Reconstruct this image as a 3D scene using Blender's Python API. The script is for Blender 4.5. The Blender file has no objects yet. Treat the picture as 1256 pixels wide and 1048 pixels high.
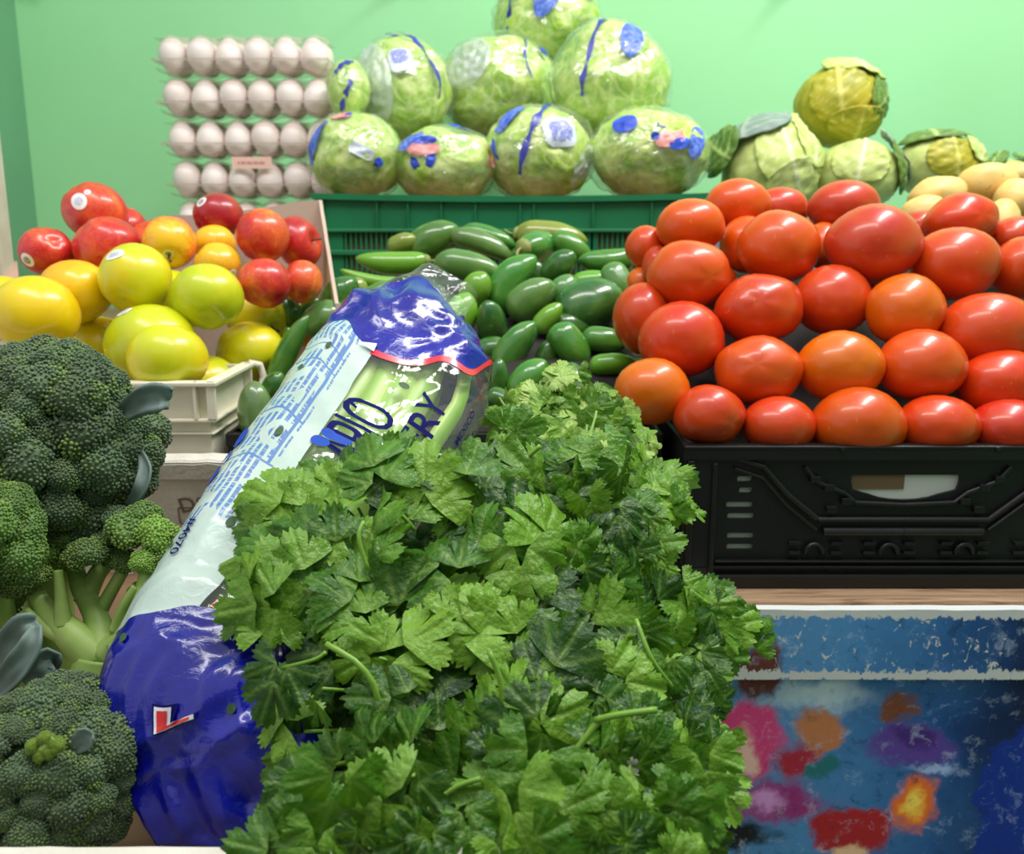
import bpy, bmesh, math, random
import numpy as np
from mathutils import Vector, Matrix, noise as mn

random.seed(7)
C = bpy.context.scene.collection
SC = bpy.context.scene
PI = math.pi

# ------------------------------------------------------------------ camera, world, lights, exposure
FPX = 1150.0
PITCH = math.radians(12)
CAM = Vector((0, 0, 1.35))
AX = Vector((1, 0, 0))
AF = Vector((0, math.cos(PITCH), -math.sin(PITCH)))      # view direction
AU = Vector((0, math.sin(PITCH), math.cos(PITCH)))       # up of the view
AN = -AF

cd = bpy.data.cameras.new('camera')
cd.sensor_fit = 'HORIZONTAL'
cd.sensor_width = 36
cd.lens = 36 * FPX / 1256
cd.clip_start = 0.02
cd.dof.use_dof = True
cd.dof.focus_distance = 0.60
cd.dof.aperture_fstop = 11
cam = bpy.data.objects.new('camera', cd)
C.objects.link(cam)
cam.location = CAM
cam.rotation_euler = (PI / 2 - PITCH, 0, 0)
SC.camera = cam

w = bpy.data.worlds.new('market_daylight')
SC.world = w
w.use_nodes = True
w.node_tree.nodes['Background'].inputs[0].default_value = (0.95, 0.97, 1.0, 1)
w.node_tree.nodes['Background'].inputs[1].default_value = 0.74


def area(name, loc, target, sx, sy, power, col=(1, 1, 1)):
    l = bpy.data.lights.new(name, 'AREA')
    l.shape = 'RECTANGLE'
    l.size = sx
    l.size_y = sy
    l.energy = power
    l.color = col
    o = bpy.data.objects.new(name, l)
    C.objects.link(o)
    o.location = loc
    o.rotation_euler = (Vector(target) - Vector(loc)).to_track_quat('-Z', 'Y').to_euler()
    return o


area('ceiling_tube_light', (0.75, 0.95, 2.75), (0.55, 1.1, 1.2), 1.3, 0.22, 31, (1, 0.985, 0.96))
area('ceiling_tube_light', (-0.35, 0.35, 2.75), (0.0, 1.25, 1.3), 1.3, 0.22, 13, (1, 0.985, 0.96))

SC.view_settings.view_transform = 'Standard'
SC.view_settings.look = 'None'
SC.view_settings.gamma = 1
SC.view_settings.use_curve_mapping = False
SC.view_settings.exposure = 0.0


# ------------------------------------------------------------------ helpers
def P(x, y, d):
    return CAM + AF * d + AX * (d * (x - 628) / FPX) + AU * (d * (524 - y) / FPX)


def lin(c):
    r = []
    for v in c[:3]:
        v /= 255.0
        r.append(v / 12.92 if v <= 0.04045 else ((v + 0.055) / 1.055) ** 2.4)
    return (r[0], r[1], r[2], 1)


def link(o, parent=None):
    C.objects.link(o)
    if parent is not None:
        o.parent = parent
        chain = Matrix()
        p = parent
        while p is not None:
            chain = p.matrix_basis @ chain if p.parent is None else (p.matrix_parent_inverse @ p.matrix_basis) @ chain
            p = p.parent
        o.matrix_parent_inverse = chain.inverted()
    return o


def mesh(name, vs, fs, mats, parent=None, smooth=True, fm=None, col=None, uv=None, origin=None):
    me = bpy.data.meshes.new(name)
    if origin is not None:
        ox, oy, oz = origin
        vs = [(v[0] - ox, v[1] - oy, v[2] - oz) for v in vs]
    me.from_pydata([tuple(v) for v in vs], [], fs)
    for m in (mats if isinstance(mats, (list, tuple)) else [mats]):
        me.materials.append(m)
    if fm:
        me.polygons.foreach_set('material_index', fm)
    if smooth:
        me.polygons.foreach_set('use_smooth', [True] * len(me.polygons))
    if col is not None:
        a = me.color_attributes.new('tone', 'FLOAT_COLOR', 'POINT')
        a.data.foreach_set('color', np.array([(c, c, c, 1) if not isinstance(c, (tuple, list)) else c for c in col], dtype=np.float32).ravel())
    if uv is not None:
        l = me.uv_layers.new(name='uv')
        idx = np.empty(len(me.loops), dtype=np.int32)
        me.loops.foreach_get('vertex_index', idx)
        l.data.foreach_set('uv', np.array(uv, dtype=np.float32)[idx].ravel())
    me.update()
    o = bpy.data.objects.new(name, me)
    if origin is not None:
        o.location = origin
    return link(o, parent)


def tag(o, label=None, cat=None, group=None, kind=None):
    if label: o['label'] = label
    if cat: o['category'] = cat
    if group: o['group'] = group
    if kind: o['kind'] = kind
    return o


def thing(name, label, cat, loc, group=None, kind=None):
    o = bpy.data.objects.new(name, None)
    o.empty_display_size = 0.02
    o.location = loc
    C.objects.link(o)
    return tag(o, label, cat, group, kind)


class MB:
    """collects simple shapes into one mesh"""
    def __init__(s):
        s.v = []; s.f = []

    def add(s, vs, fs):
        n = len(s.v)
        s.v += [Vector(v) for v in vs]
        s.f += [tuple(i + n for i in f) for f in fs]
        return s

    def box(s, x0, x1, y0, y1, z0, z1, M=None):
        vs = [Vector((x, y, z)) for x in (x0, x1) for y in (y0, y1) for z in (z0, z1)]
        if M is not None: vs = [M @ v for v in vs]
        return s.add(vs, [(0, 1, 3, 2), (4, 6, 7, 5), (0, 4, 5, 1), (2, 3, 7, 6), (0, 2, 6, 4), (1, 5, 7, 3)])

    def tube(s, pts, rad, seg=8, cap=True):
        pts = [Vector(p) for p in pts]
        n = len(pts)
        r = rad if isinstance(rad, (list, tuple)) else [rad] * n
        t0 = (pts[1] - pts[0]).normalized()
        ref = Vector((0, 0, 1)) if abs(t0.z) < .9 else Vector((1, 0, 0))
        a = t0.cross(ref).normalized()
        vs = []; fs = []
        for i in range(n):
            t = (pts[min(i + 1, n - 1)] - pts[max(i - 1, 0)]).normalized()
            a = (a - t * a.dot(t)).normalized()
            b = t.cross(a)
            for k in range(seg):
                an = 2 * PI * k / seg
                vs.append(pts[i] + (a * math.cos(an) + b * math.sin(an)) * r[i])
        for i in range(n - 1):
            for k in range(seg):
                k2 = (k + 1) % seg
                fs.append((i * seg + k, i * seg + k2, (i + 1) * seg + k2, (i + 1) * seg + k))
        if cap:
            fs.append(tuple(range(seg))[::-1])
            fs.append(tuple(range((n - 1) * seg, n * seg)))
        return s.add(vs, fs)

    def build(s, name, m, parent=None, smooth=False, bevel=0, **k):
        o = mesh(name, s.v, s.f, m, parent, smooth, **k)
        if bevel:
            b = o.modifiers.new('bevel', 'BEVEL')
            b.width = bevel; b.segments = 2; b.limit_method = 'ANGLE'
        return o


def catmull(pts, n):
    """n samples along a smooth curve through pts (tuples of any length)"""
    pts = [np.array(p, float) for p in pts]
    out = []
    m = len(pts) - 1
    for i in range(n):
        t = i / (n - 1) * m
        k = min(int(t), m - 1)
        t -= k
        p0 = pts[max(k - 1, 0)]; p1 = pts[k]; p2 = pts[k + 1]; p3 = pts[min(k + 2, m)]
        out.append(0.5 * (2 * p1 + (p2 - p0) * t + (2 * p0 - 5 * p1 + 4 * p2 - p3) * t * t + (3 * p1 - p0 - 3 * p2 + p3) * t ** 3))
    return out


def interp(v, xs, ys):
    return float(np.interp(v, xs, ys))


# ---- node materials
class NT:
    def __init__(s, name):
        s.m = bpy.data.materials.new(name)
        s.m.use_nodes = True
        s.t = s.m.node_tree
        s.n = s.t.nodes
        s.b = s.n['Principled BSDF']
        s.out = s.n['Material Output']

    def node(s, typ, **kw):
        nd = s.n.new(typ)
        for k, v in kw.items():
            if k.startswith('i_'):
                key = k[2:]
                key = int(key) if key.isdigit() else key.replace('_', ' ')
                if hasattr(v, 'is_output'): s.t.links.new(v, nd.inputs[key])
                else: nd.inputs[key].default_value = v
            else:
                setattr(nd, k, v)
        return nd

    def link(s, a, b): s.t.links.new(a, b)

    def coord(s, which='Object'):
        return s.node('ShaderNodeTexCoord').outputs[which]

    def rnd(s): return s.node('ShaderNodeObjectInfo').outputs['Random']

    def ocol(s): return s.node('ShaderNodeObjectInfo').outputs['Color']

    def noise(s, vec, scale, detail=3, rough=.5, dist=0):
        n = s.node('ShaderNodeTexNoise')
        s.link(vec, n.inputs['Vector'])
        n.inputs['Scale'].default_value = scale
        n.inputs['Detail'].default_value = detail
        n.inputs['Roughness'].default_value = rough
        n.inputs['Distortion'].default_value = dist
        return n.outputs['Fac']

    def ramp(s, fac, stops, interp='LINEAR'):
        r = s.node('ShaderNodeValToRGB')
        r.color_ramp.interpolation = interp
        e = r.color_ramp.elements
        while len(e) < len(stops): e.new(0.5)
        for el, (p, c) in zip(e, stops):
            el.position = p
            el.color = c if len(c) == 4 else (*c, 1)
        s.link(fac, r.inputs[0])
        return r.outputs[0]

    def mix(s, fac, a, b, mode='MIX'):
        n = s.node('ShaderNodeMix', data_type='RGBA', blend_type=mode)
        for v, i in ((fac, 0), (a, 6), (b, 7)):
            if hasattr(v, 'is_output'): s.link(v, n.inputs[i])
            else: n.inputs[i].default_value = v
        return n.outputs[2]

    def math(s, op, a, b=0.0, c=None, clamp=False):
        n = s.node('ShaderNodeMath', operation=op, use_clamp=clamp)
        for i, v in enumerate((a, b, c)):
            if v is None: continue
            if hasattr(v, 'is_output'): s.link(v, n.inputs[i])
            else: n.inputs[i].default_value = v
        return n.outputs[0]

    def bump(s, h, strength=.3, dist=.002):
        b = s.node('ShaderNodeBump')
        b.inputs['Strength'].default_value = strength
        b.inputs['Distance'].default_value = dist
        s.link(h, b.inputs['Height'])
        s.link(b.outputs[0], s.b.inputs['Normal'])
        return b.outputs[0]

    def set(s, **kw):
        for k, v in kw.items():
            i = s.b.inputs[k.replace('_', ' ')]
            if hasattr(v, 'is_output'): s.link(v, i)
            else: i.default_value = v
        return s


def simple(name, c, rough=.5, c2=None, scale=30, bump=0, bscale=200, spec=.5, coat=0, metal=0, dist=.001):
    t = NT(name)
    co = t.coord()
    if c2:
        t.set(Base_Color=t.ramp(t.noise(co, scale, 4), [(.3, lin(c)), (.7, lin(c2))]))
    else:
        t.set(Base_Color=lin(c))
    t.set(Roughness=rough, Specular_IOR_Level=spec, Coat_Weight=coat, Coat_Roughness=.08, Metallic=metal)
    if bump: t.bump(t.noise(co, bscale, 3), bump, dist)
    return t.m


def film(name, tint=(1, 1, 1), gloss=.10, rough=.12, haze=0.0, hazec=(.8, .8, .8), wr=0, wscale=60):
    """thin clear plastic: mostly see-through, glossy by Fresnel"""
    t = NT(name)
    tr = t.node('ShaderNodeBsdfTransparent'); tr.inputs[0].default_value = (*tint, 1)
    gl = t.node('ShaderNodeBsdfGlossy'); gl.inputs['Roughness'].default_value = rough
    if 'Color' in gl.inputs: gl.inputs['Color'].default_value = (1, 1, 1, 1)
    if wr:
        b = t.node('ShaderNodeBump'); b.inputs['Strength'].default_value = wr; b.inputs['Distance'].default_value = .004
        t.link(t.noise(t.coord(), wscale, 3, .55, .8), b.inputs['Height'])
        t.link(b.outputs[0], gl.inputs['Normal'])
    lw = t.node('ShaderNodeLayerWeight'); lw.inputs['Blend'].default_value = .5
    fr = t.math('MULTIPLY_ADD', t.math('POWER', lw.outputs['Facing'], 4.0), .55, .035)     # Schlick, the same from both sides of the film
    fac = t.math('ADD', fr, gloss, clamp=True)
    m = t.node('ShaderNodeMixShader'); t.link(fac, m.inputs[0]); t.link(tr.outputs[0], m.inputs[1]); t.link(gl.outputs[0], m.inputs[2])
    res = m
    if haze:
        df = t.node('ShaderNodeBsdfDiffuse'); df.inputs[0].default_value = (*hazec, 1)
        m2 = t.node('ShaderNodeMixShader'); m2.inputs[0].default_value = haze
        t.link(m.outputs[0], m2.inputs[1]); t.link(df.outputs[0], m2.inputs[2])
        res = m2
    t.link(res.outputs[0], t.out.inputs[0])
    return t.m


# ---- text as flat geometry: returns 2-D triangles
def text2d(body, size, cuts=1, bold=0.012):
    cu = bpy.data.curves.new('t', 'FONT')
    cu.body = body; cu.size = size; cu.resolution_u = 3; cu.offset = bold * size
    o = bpy.data.objects.new('t', cu)
    C.objects.link(o)
    dg = bpy.context.evaluated_depsgraph_get()
    me = bpy.data.meshes.new_from_object(o.evaluated_get(dg))
    bpy.data.objects.remove(o); bpy.data.curves.remove(cu)
    bm = bmesh.new(); bm.from_mesh(me)
    bmesh.ops.triangulate(bm, faces=bm.faces[:])
    for _ in range(cuts):
        bmesh.ops.subdivide_edges(bm, edges=bm.edges[:], cuts=1, use_grid_fill=True)
        bmesh.ops.triangulate(bm, faces=bm.faces[:])
    vs = [(v.co.x, v.co.y) for v in bm.verts]
    bm.verts.index_update()
    fs = [tuple(v.index for v in f.verts) for f in bm.faces]
    bm.free(); bpy.data.meshes.remove(me)
    return vs, fs


# flat outline with holes, extruded
def plate(loops, th, res=1):
    cu = bpy.data.curves.new('p', 'CURVE')
    cu.dimensions = '2D'; cu.fill_mode = 'BOTH'; cu.extrude = th / 2
    for lp in loops:
        sp = cu.splines.new('POLY')
        sp.points.add(len(lp) - 1)
        for p, q in zip(sp.points, lp): p.co = (q[0], q[1], 0, 1)
        sp.use_cyclic_u = True
    o = bpy.data.objects.new('p', cu)
    C.objects.link(o)
    dg = bpy.context.evaluated_depsgraph_get()
    me = bpy.data.meshes.new_from_object(o.evaluated_get(dg))
    bpy.data.objects.remove(o); bpy.data.curves.remove(cu)
    vs = [tuple(v.co) for v in me.vertices]
    fs = [tuple(p.vertices) for p in me.polygons]
    bpy.data.meshes.remove(me)
    return vs, fs


def rrect(x0, x1, y0, y1, r, n=4):
    out = []
    for cx, cy, a0 in ((x1 - r, y1 - r, 0), (x0 + r, y1 - r, 90), (x0 + r, y0 + r, 180), (x1 - r, y0 + r, 270)):
        for i in range(n + 1):
            a = math.radians(a0 + 90 * i / n)
            out.append((cx + r * math.cos(a), cy + r * math.sin(a)))
    return out


# ---- rounded bodies (fruit, heads): surface given in view-aligned axes
def sph(nu, nv):
    dirs = [Vector((0, 0, 1))]
    for j in range(1, nv):
        th = PI * j / nv
        for i in range(nu):
            ph = 2 * PI * i / nu
            dirs.append(Vector((math.sin(th) * math.cos(ph), math.sin(th) * math.sin(ph), math.cos(th))))
    dirs.append(Vector((0, 0, -1)))
    fs = [(0, 1 + i, 1 + (i + 1) % nu) for i in range(nu)]
    for j in range(nv - 2):
        a = 1 + j * nu; b = a + nu
        for i in range(nu):
            k = (i + 1) % nu
            fs.append((a + i, b + i, b + k, a + k))
    last = len(dirs) - 1
    a = 1 + (nv - 2) * nu
    fs += [(last, a + (i + 1) % nu, a + i) for i in range(nu)]
    return dirs, fs


class Body:
    def __init__(s, px, py, rx, ry, d, shape, axis=(0, 0, -1), roll=0, rz=None):
        """axis: where the body's own z axis points, in view axes (right, up, to the viewer)"""
        s.c = P(px, py, d)
        k = d / FPX
        s.rx, s.ry = rx * k, ry * k
        s.rz = (rx + ry) / 2 * k if rz is None else rz * k
        s.px, s.py, s.prx, s.pry, s.d = px, py, rx, ry, d
        a = math.radians(roll)
        s.ex = AX * math.cos(a) + AU * math.sin(a)
        s.ey = AU * math.cos(a) - AX * math.sin(a)
        s.roll = a
        q = Vector((0, 0, 1)).rotation_difference(Vector(axis).normalized())
        s.R = q.to_matrix() @ Matrix.Rotation(random.uniform(0, 6.28), 3, 'Z')
        s.Ri = s.R.transposed()
        s.shape = shape

    def at(s, n, k=1.0):
        q = s.Ri @ n
        r = s.shape(q) * k
        return s.c + s.ex * (n.x * r * s.rx) + s.ey * (n.y * r * s.ry) + AN * (n.z * r * s.rz)

    def build(s, name, m, parent=None, nu=28, nv=18, **k):
        D, fs = sph(nu, nv)
        return mesh(name, [s.at(s.R @ q) for q in D], fs, m, parent, origin=s.c, **k)

    def dirpx(s, px, py):
        dx, dy = px - s.px, s.py - py
        x = (dx * math.cos(s.roll) + dy * math.sin(s.roll)) / s.prx
        y = (-dx * math.sin(s.roll) + dy * math.cos(s.roll)) / s.pry
        h = x * x + y * y
        if h > .98:
            q = math.sqrt(.98 / h); x *= q; y *= q; h = .98
        return Vector((x, y, math.sqrt(1 - h)))

    def patch(s, name, m, parent, px, py, w, h, rot=0, lift=1.006, n=2, power=2.0, seg=20, rings=4):
        """a sticker/print lying on the surface; w,h half sizes"""
        n0 = s.dirpx(px, py)
        t = Vector((0, 1, 0)); t = (t - n0 * t.dot(n0)).normalized()
        b = t.cross(n0)
        a = math.radians(rot)
        e1 = b * math.cos(a) + t * math.sin(a); e2 = t * math.cos(a) - b * math.sin(a)
        R = (s.prx + s.pry) / 2
        vs = [s.at(n0, lift)]; fs = []
        for r in range(1, rings + 1):
            for i in range(seg):
                an = 2 * PI * i / seg
                cx, cy = math.cos(an), math.sin(an)
                sc = (abs(cx) ** power + abs(cy) ** power) ** (-1 / power)
                nn = (n0 + e1 * (cx * sc * w / R * r / rings) + e2 * (cy * sc * h / R * r / rings)).normalized()
                vs.append(s.at(nn, lift))
        fs += [(0, 1 + i, 1 + (i + 1) % seg) for i in range(seg)]
        for r in range(rings - 1):
            for i in range(seg):
                k = (i + 1) % seg
                fs.append((1 + r * seg + i, 1 + (r + 1) * seg + i, 1 + (r + 1) * seg + k, 1 + r * seg + k))
        return mesh(name, vs, fs, m, parent, origin=s.c)

    def band(s, name, m, parent, pts, hw, lift=1.008):
        """strip along pixel points on the surface"""
        ns = [s.dirpx(*p) for p in pts]
        ns = [Vector(v).normalized() for v in catmull(ns, 22)]
        R = (s.prx + s.pry) / 2
        vs = []; fs = []
        for i, n0 in enumerate(ns):
            t = (ns[min(i + 1, len(ns) - 1)] - ns[max(i - 1, 0)]).normalized()
            sd = n0.cross(t)
            k = hw / R * (.75 + .35 * math.sin(i * .9))
            vs += [s.at((n0 + sd * k).normalized(), lift), s.at(n0, lift), s.at((n0 - sd * k).normalized(), lift)]
        for i in range(len(ns) - 1):
            a = i * 3
            fs += [(a, a + 1, a + 4, a + 3), (a + 1, a + 2, a + 5, a + 4)]
        return mesh(name, vs, fs, m, parent, origin=s.c)


def relax(items, slack=.90, it=150):
    """items: dict px,py,r(list of (dx,dy,r)),d -> deepens the further of two bodies that would run into each other"""
    for _ in range(it):
        moved = False
        S = [[(P(i['px'] + dx, i['py'] + dy, i['d']), r * i['d'] / FPX) for dx, dy, r in i['s']] for i in items]
        for a in range(len(items)):
            for b in range(a + 1, len(items)):
                worst = 0
                for ca, ra in S[a]:
                    for cb, rb in S[b]:
                        worst = max(worst, slack * (ra + rb) - (ca - cb).length)
                if worst > 0:
                    far = items[a] if items[a]['d'] >= items[b]['d'] else items[b]
                    near = items[b] if far is items[a] else items[a]
                    far['d'] += min(worst * .5, .004)
                    near['d'] -= min(worst * .12, .0008)
                    moved = True
        if not moved: break


# ------------------------------------------------------------------ materials of the setting
def wall_mat():
    t = NT('green_wall_paint')
    co = t.coord()
    t.set(Base_Color=t.ramp(t.noise(co, 2.2, 5), [(.3, lin((154, 218, 160))), (.7, lin((162, 226, 170)))]), Roughness=.55, Specular_IOR_Level=.3)
    t.bump(t.noise(co, 45, 4), .12, .002)
    return t.m


M_wall = wall_mat()
M_wall2 = simple('side_wall_paint', (120, 178, 138), .6, (110, 165, 128), 3, .1, 40)
M_floor = simple('concrete_floor', (110, 108, 104), .8, (90, 88, 85), 6, .2, 60)


def wood(name, a, b, dark):
    t = NT(name)
    co = t.coord()
    mp = t.node('ShaderNodeMapping'); mp.inputs['Scale'].default_value = (2, 30, 30)
    t.link(co, mp.inputs[0])
    g = t.noise(mp.outputs[0], 6, 6, .6, 1.2)
    c = t.ramp(g, [(.3, lin(dark)), (.5, lin(a)), (.75, lin(b))])
    t.set(Base_Color=c, Roughness=.75)
    t.bump(g, .4, .002)
    return t.m


M_wood = wood('weathered_board', (160, 128, 98), (190, 160, 128), (104, 78, 56))
M_postwhite = simple('chipped_white_paint', (214, 212, 196), .6, (196, 186, 160), 22, .15, 90)


# ------------------------------------------------------------------ the setting
def struct(name, mb, m, **k):
    o = mb.build(name, m, **k)
    o['kind'] = 'structure'
    return o


struct('floor', MB().box(-2.6, 2.7, -2.4, 1.95, -.05, 0), M_floor)
struct('wall_back', MB().box(-.915, 2.2, 1.85, 1.95, 0, 2.9), M_wall)
struct('wall_left', MB().box(-1.0, -.915, 1.2, 1.95, 0, 2.9), M_wall2)
struct('wall_front', MB().box(-2.6, 2.7, -2.5, -2.4, 0, 2.9), simple('shop_wall_paint', (168, 166, 156), .7, (150, 148, 140), 3))
struct('wall_right', MB().box(2.2, 2.3, -2.4, 1.85, 0, 2.9), M_wall)
o = struct('trim_1', MB().box(-.70, -.606, 1.13, 1.16, 0, 1.545), M_postwhite, bevel=.003)

# stepped stand that carries the crates
st = thing('display_stand', 'stepped weathered wooden stand under the crates, its board edge showing below the black crate', 'stand', (0.1, 1.2, 0))
for x0, x1, y0, y1, z0, z1 in ((-.905, .14, .84, .97, 1.027, 1.040), (.146, 1.05, .7465, .97, 1.0275, 1.040), (-.905, 1.05, .975, 1.205, 1.027, 1.040),
                               (-.905, 1.05, 1.21, 1.50, 1.185, 1.20), (-.905, 1.05, 1.505, 1.80, 1.185, 1.20),
                               (-.905, 0.12, .30, .51, .855, .868), (-.905, 0.12, .515, .80, .855, .868)):
    MB().box(x0, x1, y0, y1, z0, z1).build('board', M_wood, st, bevel=.002)
for x in (-.88, .10, 1.012):
    for y, z in ((.85, 1.027), (1.23, 1.185), (1.76, 1.185)):
        MB().box(x, x + .035, y, y + .035, 0, z).build('leg', M_wood, st)
# wedge that tips the foam box forward
MB().box(-.60, .05, .72, .76, .868, 1.019).build('riser', M_wood, st)
MB().box(-.60, .05, .40, .43, .868, .955).build('riser', M_wood, st)
for x in (-.88, .08):
    for y in (.34, .70):
        MB().box(x, x + .035, y, y + .035, 0, .855).build('leg', M_wood, st)

# dark fittings high on the wall
M_dark = simple('dark_iron', (46, 44, 38), .6, (30, 30, 28), 40)
for n_, (px, w_, py) in enumerate(((80, 19, 9), (507, 13, 3), (936, 10, 2))):
    c0 = P(px, py, 1.86); c0.y = 1.85
    lab = ('dark bracket fixed high on the green wall above the eggs, far left', 'dark fitting at the top of the green wall left of the top lettuce',
           'dark fitting at the top of the green wall above the cabbages')[n_]
    b = thing('wall_bracket', lab, 'bracket', c0)
    wd = w_ * 1.86 / FPX
    MB().box(c0.x - wd, c0.x + wd, 1.838, 1.85, c0.z, c0.z + .05).build('plate', M_dark, b, bevel=.003)
    MB().tube([(c0.x + wd * .1, 1.84, c0.z + .02), (c0.x + wd * .3, 1.80, c0.z + .012), (c0.x + wd * .6, 1.79, c0.z + .03)], .006, 8).build('hook', M_dark, b, True)

# ------------------------------------------------------------------ crates and boxes
# --- printed box under the black crate (abstract print stands where its pictures were)
def print_mat():
    t = NT('box_print')
    co = t.coord()
    warp = t.node('ShaderNodeTexNoise'); warp.inputs['Scale'].default_value = 20; warp.inputs['Detail'].default_value = 5; warp.inputs['Roughness'].default_value = .62
    t.link(co, warp.inputs['Vector'])
    sub = t.node('ShaderNodeVectorMath', operation='SUBTRACT'); t.link(warp.outputs['Color'], sub.inputs[0]); sub.inputs[1].default_value = (.5, .5, .5)
    scl = t.node('ShaderNodeVectorMath', operation='SCALE'); t.link(sub.outputs[0], scl.inputs[0]); scl.inputs['Scale'].default_value = .065
    add = t.node('ShaderNodeVectorMath', operation='ADD'); t.link(co, add.inputs[0]); t.link(scl.outputs[0], add.inputs[1])
    wco = add.outputs[0]
    sx = t.node('ShaderNodeSeparateXYZ'); t.link(wco, sx.inputs[0])
    # sky blue fading to navy at the right and the top
    g = t.math('ADD', t.math('MULTIPLY', sx.outputs[0], 1.9), t.math('MULTIPLY', t.noise(co, 9, 4), .35))
    base = t.ramp(g, [(.0, lin((126, 166, 204))), (.66, lin((74, 132, 186))), (.94, lin((28, 76, 138))), (1.0, lin((18, 50, 104)))])
    dk = t.ramp(t.math('MULTIPLY', sx.outputs[0], 2.0), [(.74, (0, 0, 0, 1)), (.92, (1, 1, 1, 1))])
    base = t.mix(dk, base, lin((14, 26, 58)))

    def blob(c, col, x, z, rx, rz, hard=.35):
        mp = t.node('ShaderNodeMapping', vector_type='TEXTURE')
        mp.inputs['Location'].default_value = (x, 0, z)
        mp.inputs['Scale'].default_value = (rx, 100, rz)
        t.link(wco, mp.inputs[0])
        ln = t.node('ShaderNodeVectorMath', operation='LENGTH'); t.link(mp.outputs[0], ln.inputs[0])
        f = t.ramp(ln.outputs['Value'], [(1 - hard, (1, 1, 1, 1)), (1.0, (0, 0, 0, 1))], 'EASE')
        return t.mix(f, c, lin(col))
    px = lambda x: .80 * (x - 628) / FPX
    pz = lambda y: P(628, y, .812 + (y - 830) * 1.2e-4).z
    k = .80 / FPX
    c = base
    for col, x, y, rx, ry, h in (
            ((190, 210, 225), 1010, 850, 90, 30, .9), ((96, 50, 44), 940, 812, 44, 46, .4), ((214, 66, 128), 925, 905, 52, 72, .35),
            ((236, 190, 176), 912, 925, 32, 40, .5), ((150, 50, 120), 960, 985, 100, 34, .6), ((214, 150, 214), 945, 985, 40, 20, .9),
            ((190, 120, 80), 1015, 895, 40, 40, .4), ((170, 40, 60), 990, 935, 36, 40, .6), ((40, 110, 120), 1025, 945, 30, 20, .5),
            ((90, 64, 150), 1130, 915, 76, 36, .5), ((120, 70, 50), 1110, 865, 32, 34, .45), ((70, 40, 120), 1135, 905, 34, 18, .6),
            ((160, 180, 225), 1160, 945, 50, 12, .8), ((168, 36, 40), 1060, 1020, 64, 40, .35), ((20, 26, 30), 900, 1030, 85, 34, .45),
            ((234, 110, 30), 1142, 990, 42, 48, .5), ((255, 214, 90), 1142, 992, 24, 30, .8), ((235, 190, 150), 1060, 1052, 34, 20, .6),
            ((16, 50, 140), 1290, 1000, 78, 130, .06)):
        c = blob(c, col, px(x), pz(y), rx * k, ry * k, h)
    tex = t.noise(wco, 55, 5, .7)
    c = t.mix(t.ramp(tex, [(.56, (0, 0, 0, 1)), (.75, (.55, .55, .55, 1))]), c, lin((190, 206, 232)))
    c = t.mix(t.ramp(tex, [(.28, (.6, .6, .6, 1)), (.42, (0, 0, 0, 1))]), c, lin((20, 24, 50)))
    # worn white scratches, mostly along the upper band
    sz = t.node('ShaderNodeSeparateXYZ'); t.link(co, sz.inputs[0])
    mp = t.node('ShaderNodeMapping'); mp.inputs['Scale'].default_value = (1.5, 1, 1); t.link(co, mp.inputs[0])
    n1 = t.noise(mp.outputs[0], 75, 5, .7, 1.0)
    edge = t.math('SUBTRACT', 1, t.math('MULTIPLY', t.math('ABSOLUTE', t.math('SUBTRACT', sz.outputs[2], BOX_TOP - .003)), 95), clamp=True)
    edge2 = t.math('SUBTRACT', 1, t.math('MULTIPLY', t.math('ABSOLUTE', t.math('SUBTRACT', sz.outputs[2], BOX_LED)), 110), clamp=True)
    band = t.math('MULTIPLY', t.math('GREATER_THAN', sz.outputs[2], BOX_LED), t.math('ADD', .06, t.math('MULTIPLY', t.noise(co, 16, 2), .13)))
    lvl = t.math('ADD', t.math('ADD', n1, t.math('MULTIPLY', edge, .45)), t.math('ADD', t.math('MULTIPLY', edge2, .36), band))
    sc = t.ramp(lvl, [(.73, (0, 0, 0, 1)), (.755, (1, 1, 1, 1))])
    c = t.mix(1.0, c, (1.45, 1.45, 1.45, 1), 'MULTIPLY')
    c = t.mix(sc, c, lin((226, 228, 228)))
    t.set(Base_Color=c, Roughness=.38)
    t.bump(n1, .15, .001)
    return t.m


BOX_TOP, BOX_LED = 1.0395, .9745
M_print = print_mat()
M_foamw = simple('white_foam', (232, 230, 222), .7, (214, 210, 198), 40, .35, 260)
pb = thing('printed_box', 'blue and magenta printed box with worn white top edge, below the black crate', 'box', (.45, .9, .55))
def wavy(x0, x1, y0, y1, z0, z1, amp, n=50):
    """box whose top edge is ragged"""
    mb = MB(); vs = []; fs = []
    for i in range(n + 1):
        x = x0 + (x1 - x0) * i / n
        a = amp * (mn.noise(Vector((x * 60, y0 * 10, 3))) + .6 * mn.noise(Vector((x * 160, 0, 7))))
        vs += [(x, y0, z0), (x, y0, z1 + a - .002), (x, y0 + .002, z1 + a), (x, y1 - .002, z1 + a * .5), (x, y1, z1 - .002 + a * .5), (x, y1, z0)]
    for i in range(n):
        for k in range(6):
            k2 = (k + 1) % 6
            fs.append((i * 6 + k, (i + 1) * 6 + k, (i + 1) * 6 + k2, i * 6 + k2))
    fs += [tuple(range(6)), tuple(range(n * 6, n * 6 + 6))[::-1]]
    return mb.add(vs, fs)
mesh('front_panel', *(lambda m: (m.v, m.f))(MB().box(.152, 1.0, .7445, .752, .5505, BOX_LED)), M_print, pb, False)
mesh('rim_band', *(lambda m: (m.v, m.f))(wavy(.150, 1.0, .738, .7455, BOX_LED - .002, BOX_TOP - .0015, .001)), M_print, pb, False)
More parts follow.
